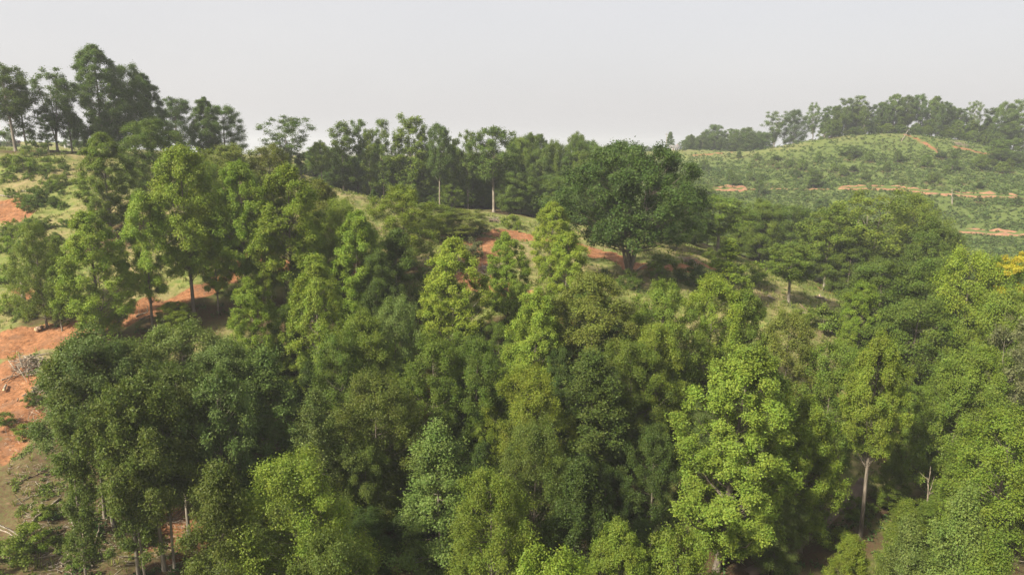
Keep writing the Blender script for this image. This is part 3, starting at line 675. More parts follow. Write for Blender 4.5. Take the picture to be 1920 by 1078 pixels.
G2 = 'saplings scattered on the cleared hill'
for i in range(52):
    px = RNG.uniform(1300, 1915); py = RNG.uniform(290, 350) if i % 4 else RNG.uniform(375, 425)
    if px < 1700 and py > 352: continue
    p = hit(px, py, 240)
    if p[1] > 415: continue
    hh = RNG.uniform(2.5, 6.5); put(['slender', 'dome', 'mass', 'shrub'][i % 4], p, hh, hh * RNG.uniform(.25, .42), ['HZ', 'MG', 'TO', 'DK'][i % 4], 'small %s sapling standing in the scrub of the cleared hill' % ['thin', 'rounded', 'bushy', 'low leafy'][i % 4], G2, parts=False, jit=.2, name='sapling', cat='sapling')
# wood on the far ridges behind
for i, px in enumerate(list(range(1185, 1250, 9))):
    plant('dome', px, 277 + RNG.uniform(-3, 3), 9, 690, 'HZ', 'tiny blue tree of the distant ridge between the oak and the white house', 'trees of the distant ridge', jit=.1)
for i, px in enumerate([125, 140, 152, 166, 180, 196, 214]):
    plant('dome', px, 262 + RNG.uniform(-3, 4), 12, 330, 'DG', 'blue-hazed tree on the hill seen under the skyline crowns', 'blue-hazed trees beyond the crest', jit=.1)

PATHPTS = np.array([hit(*q)[:2] for q in [(1480, 1030), (1500, 1015), (1530, 985), (1550, 965), (1570, 945), (1600, 915), (1640, 990), (1645, 1030), (1600, 970)]])
def path_clear(p): return np.hypot(PATHPTS[:, 0] - p[0], PATHPTS[:, 1] - p[1]).min() > 4.2 and not (p[0] < -30 and p[1] < 66)
# young trees and understorey on the slope, shaded by the canopy
def region_fill(n, pxr, pyr, hr, rr, cols, label, group, kinds, avoid=2.6, dmin=45):
    k = 0; tries = 0
    while k < n and tries < n * 30:
        tries += 1
        px = RNG.uniform(*pxr); py = RNG.uniform(*pyr)
        p = hit(px, py, dmin)
        if float(soil_mask(p[0:1], p[1:2])[0]) > .2: continue
        if min(math.hypot(p[0] - t[0], p[1] - t[1]) for t in TREES) < avoid: continue
        if not path_clear(p) or 1450 < px < 1660: continue
        kd = kinds[k % len(kinds)]; cl_ = cols[k % len(cols)]
        lb = place_label('%s %s young tree' % (dict(MG='green', NG='deep green', ND='very dark', DK='dark green', GG='grey-green', TO='olive')[cl_], dict(layer='tiered', mass='fine-leaved', dome='rounded')[kd]), p)
        put(kd, p, RNG.uniform(*hr), RNG.uniform(*rr), cl_, lb, group, parts=False, jit=.2, name='understorey_tree'); k += 1
region_fill(40, (330, 1260), (800, 1110), (7, 13), (2.2, 3.6), ['ND', 'NG', 'ND', 'NG'], 'young tree shaded by the tall canopy of the near slope', 'shaded understorey of the near slope', ['layer', 'mass', 'dome'])
region_fill(26, (420, 1260), (640, 800), (7, 12), (2.2, 3.4), ['MG', 'DK', 'TO'], 'young tree between the taller crowns of the middle slope', 'understorey of the middle slope', ['mass', 'dome', 'layer'])
region_fill(26, (1260, 1920), (740, 1100), (6, 12), (2.2, 3.6), ['MG', 'TO', 'GG'], 'young tree on the valley floor around the footpath', 'understorey of the valley floor', ['dome', 'layer', 'mass'])
region_fill(14, (1640, 1920), (560, 720), (9, 15), (3, 4.5), ['DK', 'MG'], 'dark young tree among the valley crowns', 'understorey among the valley crowns', ['dome', 'mass'])
print("TREES", len(TREES))
for l in LOG:
    if l[4] < 6 or l[4] > 36: print('height', l)

# ------------------------------------------------------------------ ground sheet
def axis(segs):
    out = [segs[0][0]]
    for a, b, s in segs:
        n = max(1, int(round((b - a) / s))); out += list(np.linspace(a, b, n + 1)[1:])
    return np.array(out)
gx = axis([(-5000, -2400, 650), (-2400, -400, 200), (-400, -140, 12), (-140, -90, 2.5), (-90, 110, 1.08), (110, 330, 2.6), (330, 520, 10), (520, 2400, 200), (2400, 5000, 650)])
gy = axis([(-300, 0, 40), (0, 46, 6), (46, 180, 1.08), (180, 300, 2.2), (300, 450, 1.8), (450, 600, 6), (600, 1000, 30), (1000, 2800, 200), (2800, 6000, 400)])
GX, GY = np.meshgrid(gx, gy)
GZ = ground(GX, GY)
SOIL = soil_mask(GX, GY)
ruts = .12 * np.sin(GX * 1.1 + GY * 2.6 + waves(GX, GY, 12, 40)) + .10 * waves(GX, GY, 2.2, 41)
GZ = GZ - .22 * SOIL + SOIL * ruts * .5
T = np.array(TREES)
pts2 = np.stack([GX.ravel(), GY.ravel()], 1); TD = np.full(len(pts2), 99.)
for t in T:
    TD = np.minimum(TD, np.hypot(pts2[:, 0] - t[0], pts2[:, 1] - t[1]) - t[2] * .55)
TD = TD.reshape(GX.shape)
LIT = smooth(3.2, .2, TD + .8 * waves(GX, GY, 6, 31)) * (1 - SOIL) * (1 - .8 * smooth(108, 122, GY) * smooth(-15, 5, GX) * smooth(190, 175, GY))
near_bank = smooth(87, 79, GY) * smooth(-22, -34, GX)          # slash-covered bank at the near clearing
ny, nx = GX.shape
acc = Acc()
i = np.arange(ny - 1)[:, None] * nx; j = np.arange(nx - 1)[None]
acc.add(np.stack([GX, GY, GZ], -1).reshape(-1, 3), np.stack([i + j, i + j + 1, i + nx + j + 1, i + nx + j], -1).reshape(-1, 4))

def ground_mat():
    m, n, o = new_mat('ground'); N = n.nodes.new; L = n.links.new
    at_ = N('ShaderNodeAttribute'); at_.attribute_name = 'zone'
    sp = N('ShaderNodeSeparateColor'); L(at_.outputs['Color'], sp.inputs[0])
    geo = N('ShaderNodeNewGeometry')
    def noise(s, d=6, r=.6):
        q = N('ShaderNodeTexNoise'); q.inputs['Scale'].default_value = s; q.inputs['Detail'].default_value = d; q.inputs['Roughness'].default_value = r
        L(geo.outputs['Position'], q.inputs['Vector']); return q
    def ramp(src, stops):
        r = N('ShaderNodeValToRGB'); e = r.color_ramp.elements
        while len(e) < len(stops): e.new(.5)
        for k, (p, c) in enumerate(stops): e[k].position = p; e[k].color = (*c, 1)
        L(src, r.inputs[0]); return r
    def mix(f, a, b):
        q = N('ShaderNodeMix'); q.data_type = 'RGBA'; L(f, q.inputs[0]); L(a, q.inputs[6]); L(b, q.inputs[7]); return q.outputs[2]
    n1 = noise(.09); n2 = noise(.8, 8, .7); n3 = noise(3.5, 6, .7)
    grass = ramp(n2.outputs[0], [(.28, (.06, .088, .02)), (.46, (.115, .145, .034)), (.58, (.165, .168, .052)), (.74, (.25, .195, .10))])
    dry = ramp(n2.outputs[0], [(.3, (.11, .12, .035)), (.5, (.20, .165, .075)), (.7, (.30, .22, .13))])
    cl = N('ShaderNodeMapRange'); cl.inputs[1].default_value = .42; cl.inputs[2].default_value = .62; L(n1.outputs[0], cl.inputs[0])
    g = mix(cl.outputs[0], grass.outputs[0], dry.outputs[0])
    hillc = ramp(n2.outputs[0], [(.3, (.05, .075, .02)), (.46, (.085, .112, .028)), (.6, (.092, .115, .032)), (.76, (.15, .125, .068))])
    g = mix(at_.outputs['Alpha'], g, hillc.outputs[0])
    soil = ramp(n2.outputs[0], [(.25, (.14,.060,.028)), (.45, (.23,.102,.047)), (.6, (.30,.14,.068)), (.78, (.38,.21,.11))])
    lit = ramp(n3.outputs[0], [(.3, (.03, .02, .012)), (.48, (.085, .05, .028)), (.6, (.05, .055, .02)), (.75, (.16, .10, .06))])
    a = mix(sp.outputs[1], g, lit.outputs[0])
    n5 = noise(.35, 9, .72); n6 = noise(2.6, 9, .75)
    spec = ramp(n6.outputs[0], [(.36, (.35, .35, .36)), (.48, (.9, .9, .9)), (.6, (1.1, 1.1, 1.1)), (.7, (1.45, 1.5, 1.55))])
    mm_ = N('ShaderNodeMix'); mm_.data_type = 'RGBA'; mm_.blend_type = 'MULTIPLY'; mm_.inputs[0].default_value = 1; L(soil.outputs[0], mm_.inputs[6]); L(spec.outputs[0], mm_.inputs[7])
    so2 = N('ShaderNodeMix'); so2.data_type = 'RGBA'; so2.inputs[7].default_value = (.16, .09, .055, 1)
    m5 = N('ShaderNodeMapRange'); m5.inputs[1].default_value = .5; m5.inputs[2].default_value = .66; m5.inputs[4].default_value = .75; L(n5.outputs[0], m5.inputs[0]); L(m5.outputs[0], so2.inputs[0]); L(mm_.outputs[2], so2.inputs[6])
    sf = N('ShaderNodeMath'); sf.operation = 'MULTIPLY_ADD'; L(n2.outputs[0], sf.inputs[0]); sf.inputs[1].default_value = .9; sf.inputs[2].default_value = -.45
    sa = N('ShaderNodeMath'); sa.operation = 'ADD'; L(sp.outputs[0], sa.inputs[0]); L(sf.outputs[0], sa.inputs[1])
    sm = N('ShaderNodeMapRange'); sm.inputs[1].default_value = .35; sm.inputs[2].default_value = .65; L(sa.outputs[0], sm.inputs[0])
    b = mix(sm.outputs[0], a, so2.outputs[2])
    n4 = noise(1.7, 9, .75)
    br = ramp(n4.outputs[0], [(.34, (.035, .022, .015)), (.46, (.11, .062, .038)), (.53, (.075, .080, .028)), (.6, (.15, .09, .054)), (.72, (.27, .185, .12))])
    b2 = mix(sp.outputs[2], b, br.outputs[0])
    p = N('ShaderNodeBsdfPrincipled'); p.inputs['Roughness'].default_value = .95; p.inputs['Specular IOR Level'].default_value = .1
    L(b2, p.inputs['Base Color'])
    bp = N('ShaderNodeBump'); bp.inputs['Strength'].default_value = .7; bp.inputs['Distance'].default_value = .25; L(n2.outputs[0], bp.inputs['Height'])
    L(bp.outputs[0], p.inputs['Normal']); L(p.outputs[0], o.inputs['Surface'])
    return m
gm = acc.mesh('ground', [ground_mat()], True)
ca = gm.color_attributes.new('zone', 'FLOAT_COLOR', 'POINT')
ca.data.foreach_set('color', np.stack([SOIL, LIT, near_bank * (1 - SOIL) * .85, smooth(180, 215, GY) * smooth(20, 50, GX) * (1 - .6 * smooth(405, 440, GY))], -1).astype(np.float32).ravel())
tag(link(bpy.data.objects.new('ground', gm)), kind='structure')

# ------------------------------------------------------------------ red dirt roads cut across the far cleared hill, and the footpath
SOILM = None
def soil_mat(name, c):
    m, n, o = new_mat(name); N = n.nodes.new; L = n.links.new
    geo = N('ShaderNodeNewGeometry'); q = N('ShaderNodeTexNoise'); q.inputs['Scale'].default_value = .55; q.inputs['Detail'].default_value = 8; q.inputs['Roughness'].default_value = .7
    L(geo.outputs['Position'], q.inputs['Vector'])
    r = N('ShaderNodeValToRGB'); r.color_ramp.elements[0].position = .3; r.color_ramp.elements[1].position = .72
    r.color_ramp.elements[0].color = tuple(x * .6 for x in c) + (1,); r.color_ramp.elements[1].color = tuple(min(1, x * 1.35) for x in c) + (1,)
    L(q.outputs[0], r.inputs[0])
    p = N('ShaderNodeBsdfPrincipled'); p.inputs['Roughness'].default_value = .95; L(r.outputs[0], p.inputs['Base Color'])
    L(p.outputs[0], o.inputs['Surface']); return m
SOILM = soil_mat('red_clay', (.25, .125, .068))
PATHM = soil_mat('grey_earth', (.16, .115, .085))
ROADLINES = []
def road(name, pix, d0, d1, width, bank, mat, lift=.12):
    P = np.array([hit(x, y, d0, d1)[:2] for x, y in pix])
    s = np.concatenate([[0], np.cumsum(np.linalg.norm(np.diff(P, axis=0), axis=1))]); n = max(4, int(s[-1] / 1.5))
    q = np.stack([np.interp(np.linspace(0, s[-1], n), s, P[:, k]) for k in (0, 1)], 1)
    ker = np.ones(7) / 7
    q = np.stack([np.convolve(np.pad(q[:, k], 3, mode='edge'), ker, 'valid') for k in (0, 1)], 1)
    ROADLINES.append((q, width / 2))
    T_ = np.gradient(q, axis=0); T_ /= np.linalg.norm(T_, axis=1)[:, None]; Nn = np.stack([-T_[:, 1], T_[:, 0]], 1)
    if Nn[:, 1].mean() < 0: Nn = -Nn                       # uphill side = away from the camera
    zc = ground(q[:, 0], q[:, 1]) + lift
    wv = waves(q[:, 0], q[:, 1], 9, 77) * .35; wv2 = np.clip(.35 * waves(q[:, 0], q[:, 1], 5, 78) + .2 * waves(q[:, 0], q[:, 1], 2.2, 79), -.6, .8)
    taper = np.minimum(1, np.minimum(np.arange(n), np.arange(n)[::-1]) / 5.0)
    rows = []
    prof = [(-width / 2 - .8, -1.6), (-width / 2, .02), (-width * .2, -.06), (0, .03), (width * .25, -.05), (width / 2, .05), (width / 2 + .5, bank * .6), (width / 2 + .9, bank), (width / 2 + 2.2, bank * .75), (width / 2 + 3.2, -.8)]
    for off, h in prof:
        off_ = off * (.55 + .45 * taper) + (wv if abs(off) > .3 * width else 0); pos = q + Nn * off_[:, None] if np.ndim(off_) else q + Nn * off_
        hh = h if h <= .1 else h * (.62 + .4 * wv2) * taper
        rows.append(np.concatenate([pos, (zc + hh)[:, None]], 1))
    V = np.stack(rows, 1); k = len(prof)
    a = Acc(); i = np.arange(n - 1)[:, None] * k; j = np.arange(k - 1)[None]
    a.add(V.reshape(-1, 3), np.stack([i + j, i + k + j, i + k + j + 1, i + j + 1], -1).reshape(-1, 4))
    o = link(bpy.data.objects.new(name, a.mesh(name, [mat], True))); tag(o, kind='structure'); return o
road('dirt_road', [(1325, 354), (1370, 354), (1418, 353)], 290, 420, 5.0, 2.3, SOILM)
road('dirt_road', [(1440, 354), (1500, 354), (1560, 354)], 290, 420, 1.6, .3, SOILM)
road('dirt_road', [(1565, 354), (1620, 353), (1665, 354), (1695, 356), (1720, 359), (1760, 363), (1800, 366), (1838, 368), (1880, 370), (1935, 372)], 290, 420, 4.0, 2.1, SOILM)
road('dirt_road', [(1790, 432), (1830, 435), (1880, 437), (1935, 438)], 250, 340, 5.0, 2.2, SOILM)
road('dirt_road', [(1735, 467), (1770, 470), (1815, 475)], 220, 320, 3.5, 1.2, SOILM)
road('footpath', [(1380, 1078), (1420, 1060), (1480, 1030), (1530, 985), (1570, 945), (1600, 915), (1625, 890)], 45, 130, 2.6, .1, PATHM, .1)

def road_clear(x, y, m=2.0):
    d = np.full(np.shape(x), 99.)
    for q, hw in ROADLINES:
        for p in q[::3]: d = np.minimum(d, np.hypot(x - p[0], y - p[1]) - hw)
    return d > m

# ------------------------------------------------------------------ grass, weeds and brush (uncountable ground cover)
GRASSM = leaf_mat('grass_blade', fixed=(.16, .172, .042), trans=.25, var=.3)
WEEDM = leaf_mat('weed_leaf', fixed=(.115, .158, .027), trans=.3, var=.22)
BRUSHM = leaf_mat('brush_leaf', fixed=(.086, .124, .029), trans=.3, var=.24)
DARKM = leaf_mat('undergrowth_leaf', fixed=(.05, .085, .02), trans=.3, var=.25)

def scatter(n, xr, yr, dens, seed):
    r = np.random.default_rng(seed); x = r.uniform(*xr, n); y = r.uniform(*yr, n)
    k = r.uniform(0, 1, n) < dens(x, y); x = x[k]; y = y[k]
    return x, y, ground(x, y), r
def interp_lit(x, y):
    ix = np.clip(np.searchsorted(gx, x), 0, nx - 1); iy = np.clip(np.searchsorted(gy, y), 0, ny - 1)
    return LIT[iy, ix], SOIL[iy, ix], TD[iy, ix]

# grass: folded blades in tufts
def open_dens(x, y):
    l, s, t = interp_lit(x, y)
    return np.clip((1 - l) * (1 - s) ** 2 * (.35 + .65 * smooth(-.6, .8, waves(x, y, 10, 51))), 0, 1) * (np.abs(x) < .80 * y)
x, y, z, r = scatter(30000, (-140, 110), (52, 178), open_dens, 61)
nb = 5
c = np.repeat(np.stack([x, y, z], 1), nb, axis=0); k = len(c)
az = r.uniform(0, 6.28, k); h = r.uniform(.25, .75, k); ln = r.uniform(.05, .35, k)
b0 = c + np.stack([np.cos(az), np.sin(az), 0 * az], 1) * r.uniform(0, .25, (k, 1)); sd = np.stack([-np.sin(az), np.cos(az), 0 * az], 1) * .05
tip = b0 + np.stack([np.cos(az) * ln, np.sin(az) * ln, h], 1)
a = Acc(); v = np.stack([b0 - sd - (0, 0, .1), b0 + sd - (0, 0, .1), tip + sd * .4, tip - sd * .4], 1); a.add(v, np.arange(k * 4).reshape(-1, 4))
tag(link(bpy.data.objects.new('grass', a.mesh('grass', [GRASSM]))), kind='stuff')

def clumps(name, x, y, z, r, size, hgt, per, L, mat):
    n = len(x); rad = r.uniform(*size, n)
    c = np.stack([x, y, z], 1); c = np.repeat(c, per, axis=0); rr = np.repeat(rad, per)
    d = r.normal(0, 1, (len(c), 3)); d[:, 2] = np.abs(d[:, 2]); d /= np.linalg.norm(d, axis=1)[:, None]
    p = c + d * (rr * r.uniform(.4, 1, len(c)))[:, None] * np.array((1, 1, hgt))
    a = Acc(); make_leaves(a, p, d, 1, .05, L, r, 0)
    tag(link(bpy.data.objects.new(name, a.mesh(name, [mat]))), kind='stuff')
    return n
x, y, z, r = scatter(24000, (-140, 110), (52, 180), lambda x, y: np.clip(open_dens(x, y) * smooth(-.1, .9, waves(x, y, 6, 52)) + .5 * smooth(75, 68, y) * (x < -24) * smooth(.1, .8, waves(x, y, 5, 53)) + .35 * (interp_lit(x, y)[1] > .05) * (interp_lit(x, y)[1] < .75) * (np.abs(x) < .8 * y), 0, 1), 62)
clumps('weeds', x, y, z, r, (.25, .8), .8, 26, .26, WEEDM)
x, y, z, r = scatter(9000, (-62, -16), (50, 84), lambda x, y: (np.abs(x) < .8 * y) * (1 - interp_lit(x, y)[1]) * smooth(-.2, .7, waves(x, y, 5, 53)) * .75, 68)
clumps('bank_weeds', x, y, z, r, (.2, .65), .6, 24, .2, WEEDM)
# shaded undergrowth among the trunks
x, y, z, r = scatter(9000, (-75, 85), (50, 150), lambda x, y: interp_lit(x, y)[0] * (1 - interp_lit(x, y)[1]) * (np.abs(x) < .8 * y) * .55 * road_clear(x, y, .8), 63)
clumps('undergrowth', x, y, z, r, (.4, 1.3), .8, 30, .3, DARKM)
# brush on the cleared hill
def brush_dens(x, y):
    l, s, t = interp_lit(x, y)
    crest = smooth(418, 380, y) * .75 + .25
    return (1 - s) * road_clear(x, y, .5) * crest * (.4 + .6 * smooth(-.7, .4, waves(x, y, 16, 71))) * (x > 40 + (y - 260) * .12) * (np.abs(x) < .82 * y) * (1 - .75 * smooth(430, 450, y))
big_ = lambda x, y: waves(x, y, 45, 72)
x, y, z, r = scatter(62000, (60, 350), (225, 520), lambda x, y: brush_dens(x, y) * (.55 + .45 * smooth(-.8, .5, big_(x, y))), 64)
clumps('brush', x, y, z, r, (.4, 1.5), .85, 15, .8, BRUSHM)
DRYM = leaf_mat('dry_brush_leaf', fixed=(.12, .128, .045), trans=.3, var=.25)
x, y, z, r = scatter(40000, (60, 350), (260, 520), lambda x, y: brush_dens(x, y) * smooth(0, 1.2, -big_(x, y)) * smooth(300, 390, y) + .0, 65)
clumps('dry_brush', x, y, z, r, (.4, 1.2), .8, 18, .6, DRYM)
x, y, z, r = scatter(3600, (60, 350), (225, 425), lambda x, y: brush_dens(x, y) * smooth(.3, 1.1, waves(x, y, 22, 73)) * smooth(425, 330, y), 66)
clumps('tall_brush', x, y, z, r, (1.3, 2.9), 1.2, 60, .7, leaf_mat('tall_brush_leaf', fixed=(.072, .112, .027), trans=.3, var=.22))

# ------------------------------------------------------------------ single shrubs on the near clearing
SH = [(70, 375, 15, 'DK', 'dark round shrub, largest on the sunny grass of the hill clearing'), (52, 388, 10, 'MG', 'small shrub just below the large dark round one on the clearing'), (40, 375, 8, 'MG', 'low green shrub on the clearing above the bare earth'),
 (70, 358, 7, 'TO', 'tiny shrub above the large dark round one on the clearing'), (45, 310, 16, 'TO', 'wide low shrub high on the dry grass slope'), (88, 320, 10, 'TO', 'small olive shrub near the crest of the dry grass slope'),
 (95, 352, 9, 'MG', 'shrub between the dry grass and the olive tulip tree'), (12, 305, 10, 'TO', 'low shrub near the crest at the picture edge'), (70, 285, 14, 'DK', 'dark bush at the foot of the fan-shaped open tree on the crest'),
 (8, 268, 14, 'DG', 'dark bush under the paired trees on the crest'), (30, 435, 14, 'TO', 'bright leafy shrub below the bare earth patch of the clearing'), (15, 465, 14, 'TM', 'leafy shrub midway down the clearing at the picture edge'),
 (55, 500, 12, 'TO', 'shrub on the clearing above the white stump'), (15, 520, 16, 'TM', 'bright shrub level with the white stump'), (20, 575, 16, 'TM', 'bright shrub just above the orange track'), (45, 590, 12, 'TO', 'low shrub at the lip of the orange track'),
 (75, 470, 16, 'TO', 'bushy shrub beside the low olive tree of the clearing'), (60, 430, 14, 'MG', 'green shrub under the low olive tree of the clearing'), (110, 345, 12, 'TO', 'shrub against the foot of the olive tulip tree'),
 (60, 750, 9, 'MG', 'small shrub under the brush pile on the orange bank'), (50, 810, 12, 'TM', 'bright shrub on the lower orange bank'), (10, 790, 12, 'TO', 'shrub at the picture edge below the orange bank'), (85, 965, 13, 'TM', 'bright leafy shrub near the long fallen trunk'),
 (60, 1010, 22, 'TM', 'wide bright shrub under the crossing poles'), (20, 1050, 26, 'TO', 'bright shrub in the bottom corner of the clearing'), (150, 1050, 16, 'MG', 'shrub at the foot of the tall thin trunk'), (270, 1010, 22, 'YO', 'yellowish shrub among the grey trunks'), (255, 960, 12, 'MG', 'dark ivy-like bush between two grey trunks'),
 (1300, 520, 24, 'DK', 'dark shrub on the ridge grass beside the rotten brush pile'), (1330, 480, 12, 'MG', 'small shrub behind the rotten brush pile'), (1410, 520, 24, 'TM', 'light shrub beside the cone-shaped young tree'), (1545, 605, 26, 'MG', 'round shrub on the grass strip by the olive tulip tree'), (1500, 600, 16, 'TO', 'olive shrub on the open grass strip'),
 (1240, 505, 26, 'TO', 'leafy shrub spreading below the huge oak'), (1180, 530, 20, 'DK', 'dark shrub round the foot of the huge oak'), (900, 430, 14, 'MG', 'shrub on the orange edge of the ridge clearing'), (960, 420, 16, 'TO', 'shrub below the brush pile on the ridge'), (885, 470, 20, 'DS', 'thin reddish shrub in the middle of the orange clearing'),
 (1575, 1020, 22, 'TM', 'bright shrub at the edge of the footpath'), (1460, 1062, 20, 'TM', 'bright shrub at the bottom of the footpath'), (1610, 960, 20, 'MG', 'green shrub beside the upper footpath'), (28, 272, 7, (.13, .03, .03), 'low shrub with dull red leaves under the trees on the crest')]
for px, py, hw, col, lab in SH:
    p = hit(px, py + hw * .5)
    d = math.dist(p, (0, 0, CZ)); rr = hw * d / F
    put('shrub', p, max(1.0, rr * 1.5), rr, col, lab, parts=False, jit=.1, sink=.1)
for i in range(60):
    px = RNG.uniform(0, 125); py = RNG.uniform(300, 470)
    p = hit(px, py)
    if float(soil_mask(p[0:1], p[1:2])[0]) > .3: continue
    rr = RNG.uniform(.35, .9)
    put('shrub', p, rr * 1.6, rr, ['MG', 'TO', 'TM', 'DK'][i % 4], 'small weedy shrub dotted over the sunny hill clearing', 'small shrubs dotted over the hill clearing', parts=False, jit=.2, sink=.1)

# ------------------------------------------------------------------ fallen trunks, poles, stumps and brush piles
def log_thing(name, pa, pb, ra, rb, label, mat=None, lift=(0, 0), branches=0, seed=0, cat='log', cut=True):
    rng = np.random.default_rng(seed + 500)
    A = hit(*pa) + np.array((0, 0, ra * .8 + lift[0])); B = hit(*pb) + np.array((0, 0, rb * .8 + lift[1]))
    n = 12; t = np.linspace(0, 1, n)[:, None]; P = A + (B - A) * t
    if lift == (0, 0): P[:, 2] = ground(P[:, 0], P[:, 1]) + np.linspace(ra, rb, n) * .75
    P += rng.normal(0, .04, P.shape)
    root = link(bpy.data.objects.new(name, None)); root.location = A; tag(root, label, cat)
    P = P - A
    a = Acc(); a.tube(P, np.linspace(ra, rb, n) * rng.uniform(.93, 1.07, n), 8, cap=True)
    link(bpy.data.objects.new('trunk', a.mesh('trunk', [mat or GREYW], True)), root)
    for k in range(branches):
        i = rng.integers(3, n - 1); d = rng.normal(0, 1, 3); d[2] = abs(d[2]) * .7; d /= np.linalg.norm(d)
        Lb = rng.uniform(.6, 2.0)
        b = Acc(); b.tube(np.stack([P[i], P[i] + d * Lb * .5 + rng.normal(0, .08, 3), P[i] + d * Lb]), (rb * .7, rb * .5, rb * .2), 5)
        link(bpy.data.objects.new('branch_stub', b.mesh('branch_stub', [mat or GREYW], True)), root)
    if cut:
        dd = (P[0] - P[1]); dd /= np.linalg.norm(dd)
        e = Acc(); e.tube(np.stack([P[0] - dd * .02, P[0] + dd * .03]), (ra * .9, ra * .9), 8, cap=True)
        link(bpy.data.objects.new('cut_end', e.mesh('cut_end', [CUT])), root)
    return root
log_thing('fallen_tree', (-8, 1042), (113, 936), .17, .09, 'long grey fallen trunk slanting across the littered bank', branches=5, seed=1)
log_thing('fallen_pole', (-10, 975), (60, 1028), .09, .05, 'pale thin pole, upper of the two crossing the long fallen trunk', PALE, branches=1, seed=2)
log_thing('fallen_pole', (-10, 990), (70, 1036), .08, .04, 'thin brown pole, lower of the two crossing the long fallen trunk', GREYW, seed=3)
log_thing('fallen_pole', (82, 962), (92, 985), .07, .04, 'short pale stick on the bank above the bright leafy shrub', PALE, seed=4)
log_thing('fallen_pole', (96, 972), (112, 966), .09, .06, 'short pale log end beside the tall thin trunk', PALE, seed=5)
log_thing('fallen_tree', (140, 1040), (160, 1025), .1, .06, 'grey stick at the base of the thickest trunk', GREYW, branches=2, seed=6)
log_thing('fallen_pole', (142, 1068), (163, 1020), .08, .04, 'leaning pole in the stick heap by the thickest trunk', PALE, (.0, .7), seed=7)
log_thing('fallen_pole', (150, 1075), (158, 1012), .07, .04, 'second leaning pole in the stick heap by the thickest trunk', GREYW, (.0, 1.0), seed=8)
log_thing('broken_stem', (146, 1058), (139, 990), .1, .07, 'pale broken stem standing up in the stick heap', PALE, (.0, 2.2), branches=3, seed=9, cat='dead wood')
log_thing('fallen_pole', (178, 1024), (190, 990), .07, .03, 'thin grey stick leaning uphill of the thickest trunk', GREYW, (.0, .6), seed=10)
log_thing('fallen_pole', (40, 905), (100, 880), .07, .04, 'dark branch lying on the bank under the orange earth', LOGW, branches=3, seed=11)
log_thing('fallen_pole', (60, 800), (96, 820), .08, .04, 'brown branch slanting down the bank beside the leafy edge', LOGW, branches=2, seed=12)
log_thing('fallen_tree', (3, 715), (33, 705), .13, .06, 'dark branch lying across the orange track bank', LOGW, branches=2, seed=13)
log_thing('log', (8, 735), (12, 724), .16, .13, 'short grey log end lying on the orange bank', GREYW, seed=14)
log_thing('log', (69, 621), (79, 618), .38, .36, 'stubby brown log lying by the orange track', LOGW, seed=15)
log_thing('fallen_pole', (42, 744), (50, 740), .1, .08, 'bleached white block of wood at the edge of the orange bank', PALE, seed=16)
log_thing('fallen_tree', (255, 596), (278, 586), .14, .08, 'pale log on the orange track under the sunlit stand', PALE, branches=2, seed=17)
log_thing('fallen_tree', (262, 602), (284, 592), .12, .07, 'second pale log beside the track under the sunlit stand', GREYW, seed=18)
log_thing('dead_tree', (1536, 557), (1553, 532), .24, .08, 'bleached bent dead trunk leaning out of the grass strip', PALE, (.0, 1.5), branches=2, seed=19, cat='dead wood')
log_thing('fallen_tree', (1488, 560), (1522, 592), .13, .06, 'dark thin fallen trunk lying down the open grass strip', LOGW, branches=3, seed=20)
log_thing('fallen_tree', (1440, 556), (1452, 562), .2, .15, 'pale log end at the upper edge of the grass strip', PALE, seed=21)
log_thing('fallen_tree', (1494, 585), (1530, 596), .12, .07, 'grey fallen trunk low on the open grass strip', GREYW, branches=2, seed=22)
log_thing('fallen_tree', (1300, 500), (1322, 502), .2, .12, 'brown log beside the rotten brush pile on the ridge', GREYW, seed=23)
log_thing('fallen_tree', (1192, 510), (1240, 486), .16, .08, 'grey log behind the trunks of the huge oak', GREYW, seed=24)
log_thing('fallen_tree', (905, 500), (940, 512), .15, .09, 'grey log in the brush-strewn orange clearing', PALE, branches=3, seed=25)
log_thing('fallen_tree', (895, 520), (930, 526), .12, .07, 'lower grey log in the brush-strewn orange clearing', GREYW, branches=2, seed=26)
log_thing('fallen_tree', (0, 368), (22, 371), .15, .1, 'bleached log on the sunny grass near the picture edge', PALE, seed=27)
log_thing('fallen_tree', (40, 358), (54, 361), .1, .07, 'thin bleached log on the sunny grass of the clearing', PALE, seed=28)
log_thing('stump', (45, 571), (44.5, 556), .3, .22, 'tall white broken stump standing on the clearing', PALE, (.0, 2.2), seed=29, cat='stump', cut=False)
log_thing('fallen_tree', (1690, 266), (1702, 254), .3, .15, 'leaning pale log at the end of the bare earth scar on the far hill', PALE, (.0, 3.0), seed=30)
log_thing('dead_tree', (1785, 385), (1783, 370), .25, .1, 'grey dead stub with bare twigs below the long red road', PALE, (.0, 4.0), branches=6, seed=31, cat='dead wood')
log_thing('post', (51, 287), (50.5, 255), .12, .09, 'thin upright wooden post by the fan-shaped tree on the crest', LOGW, (.0, 5.0), seed=32, cat='post', cut=False)
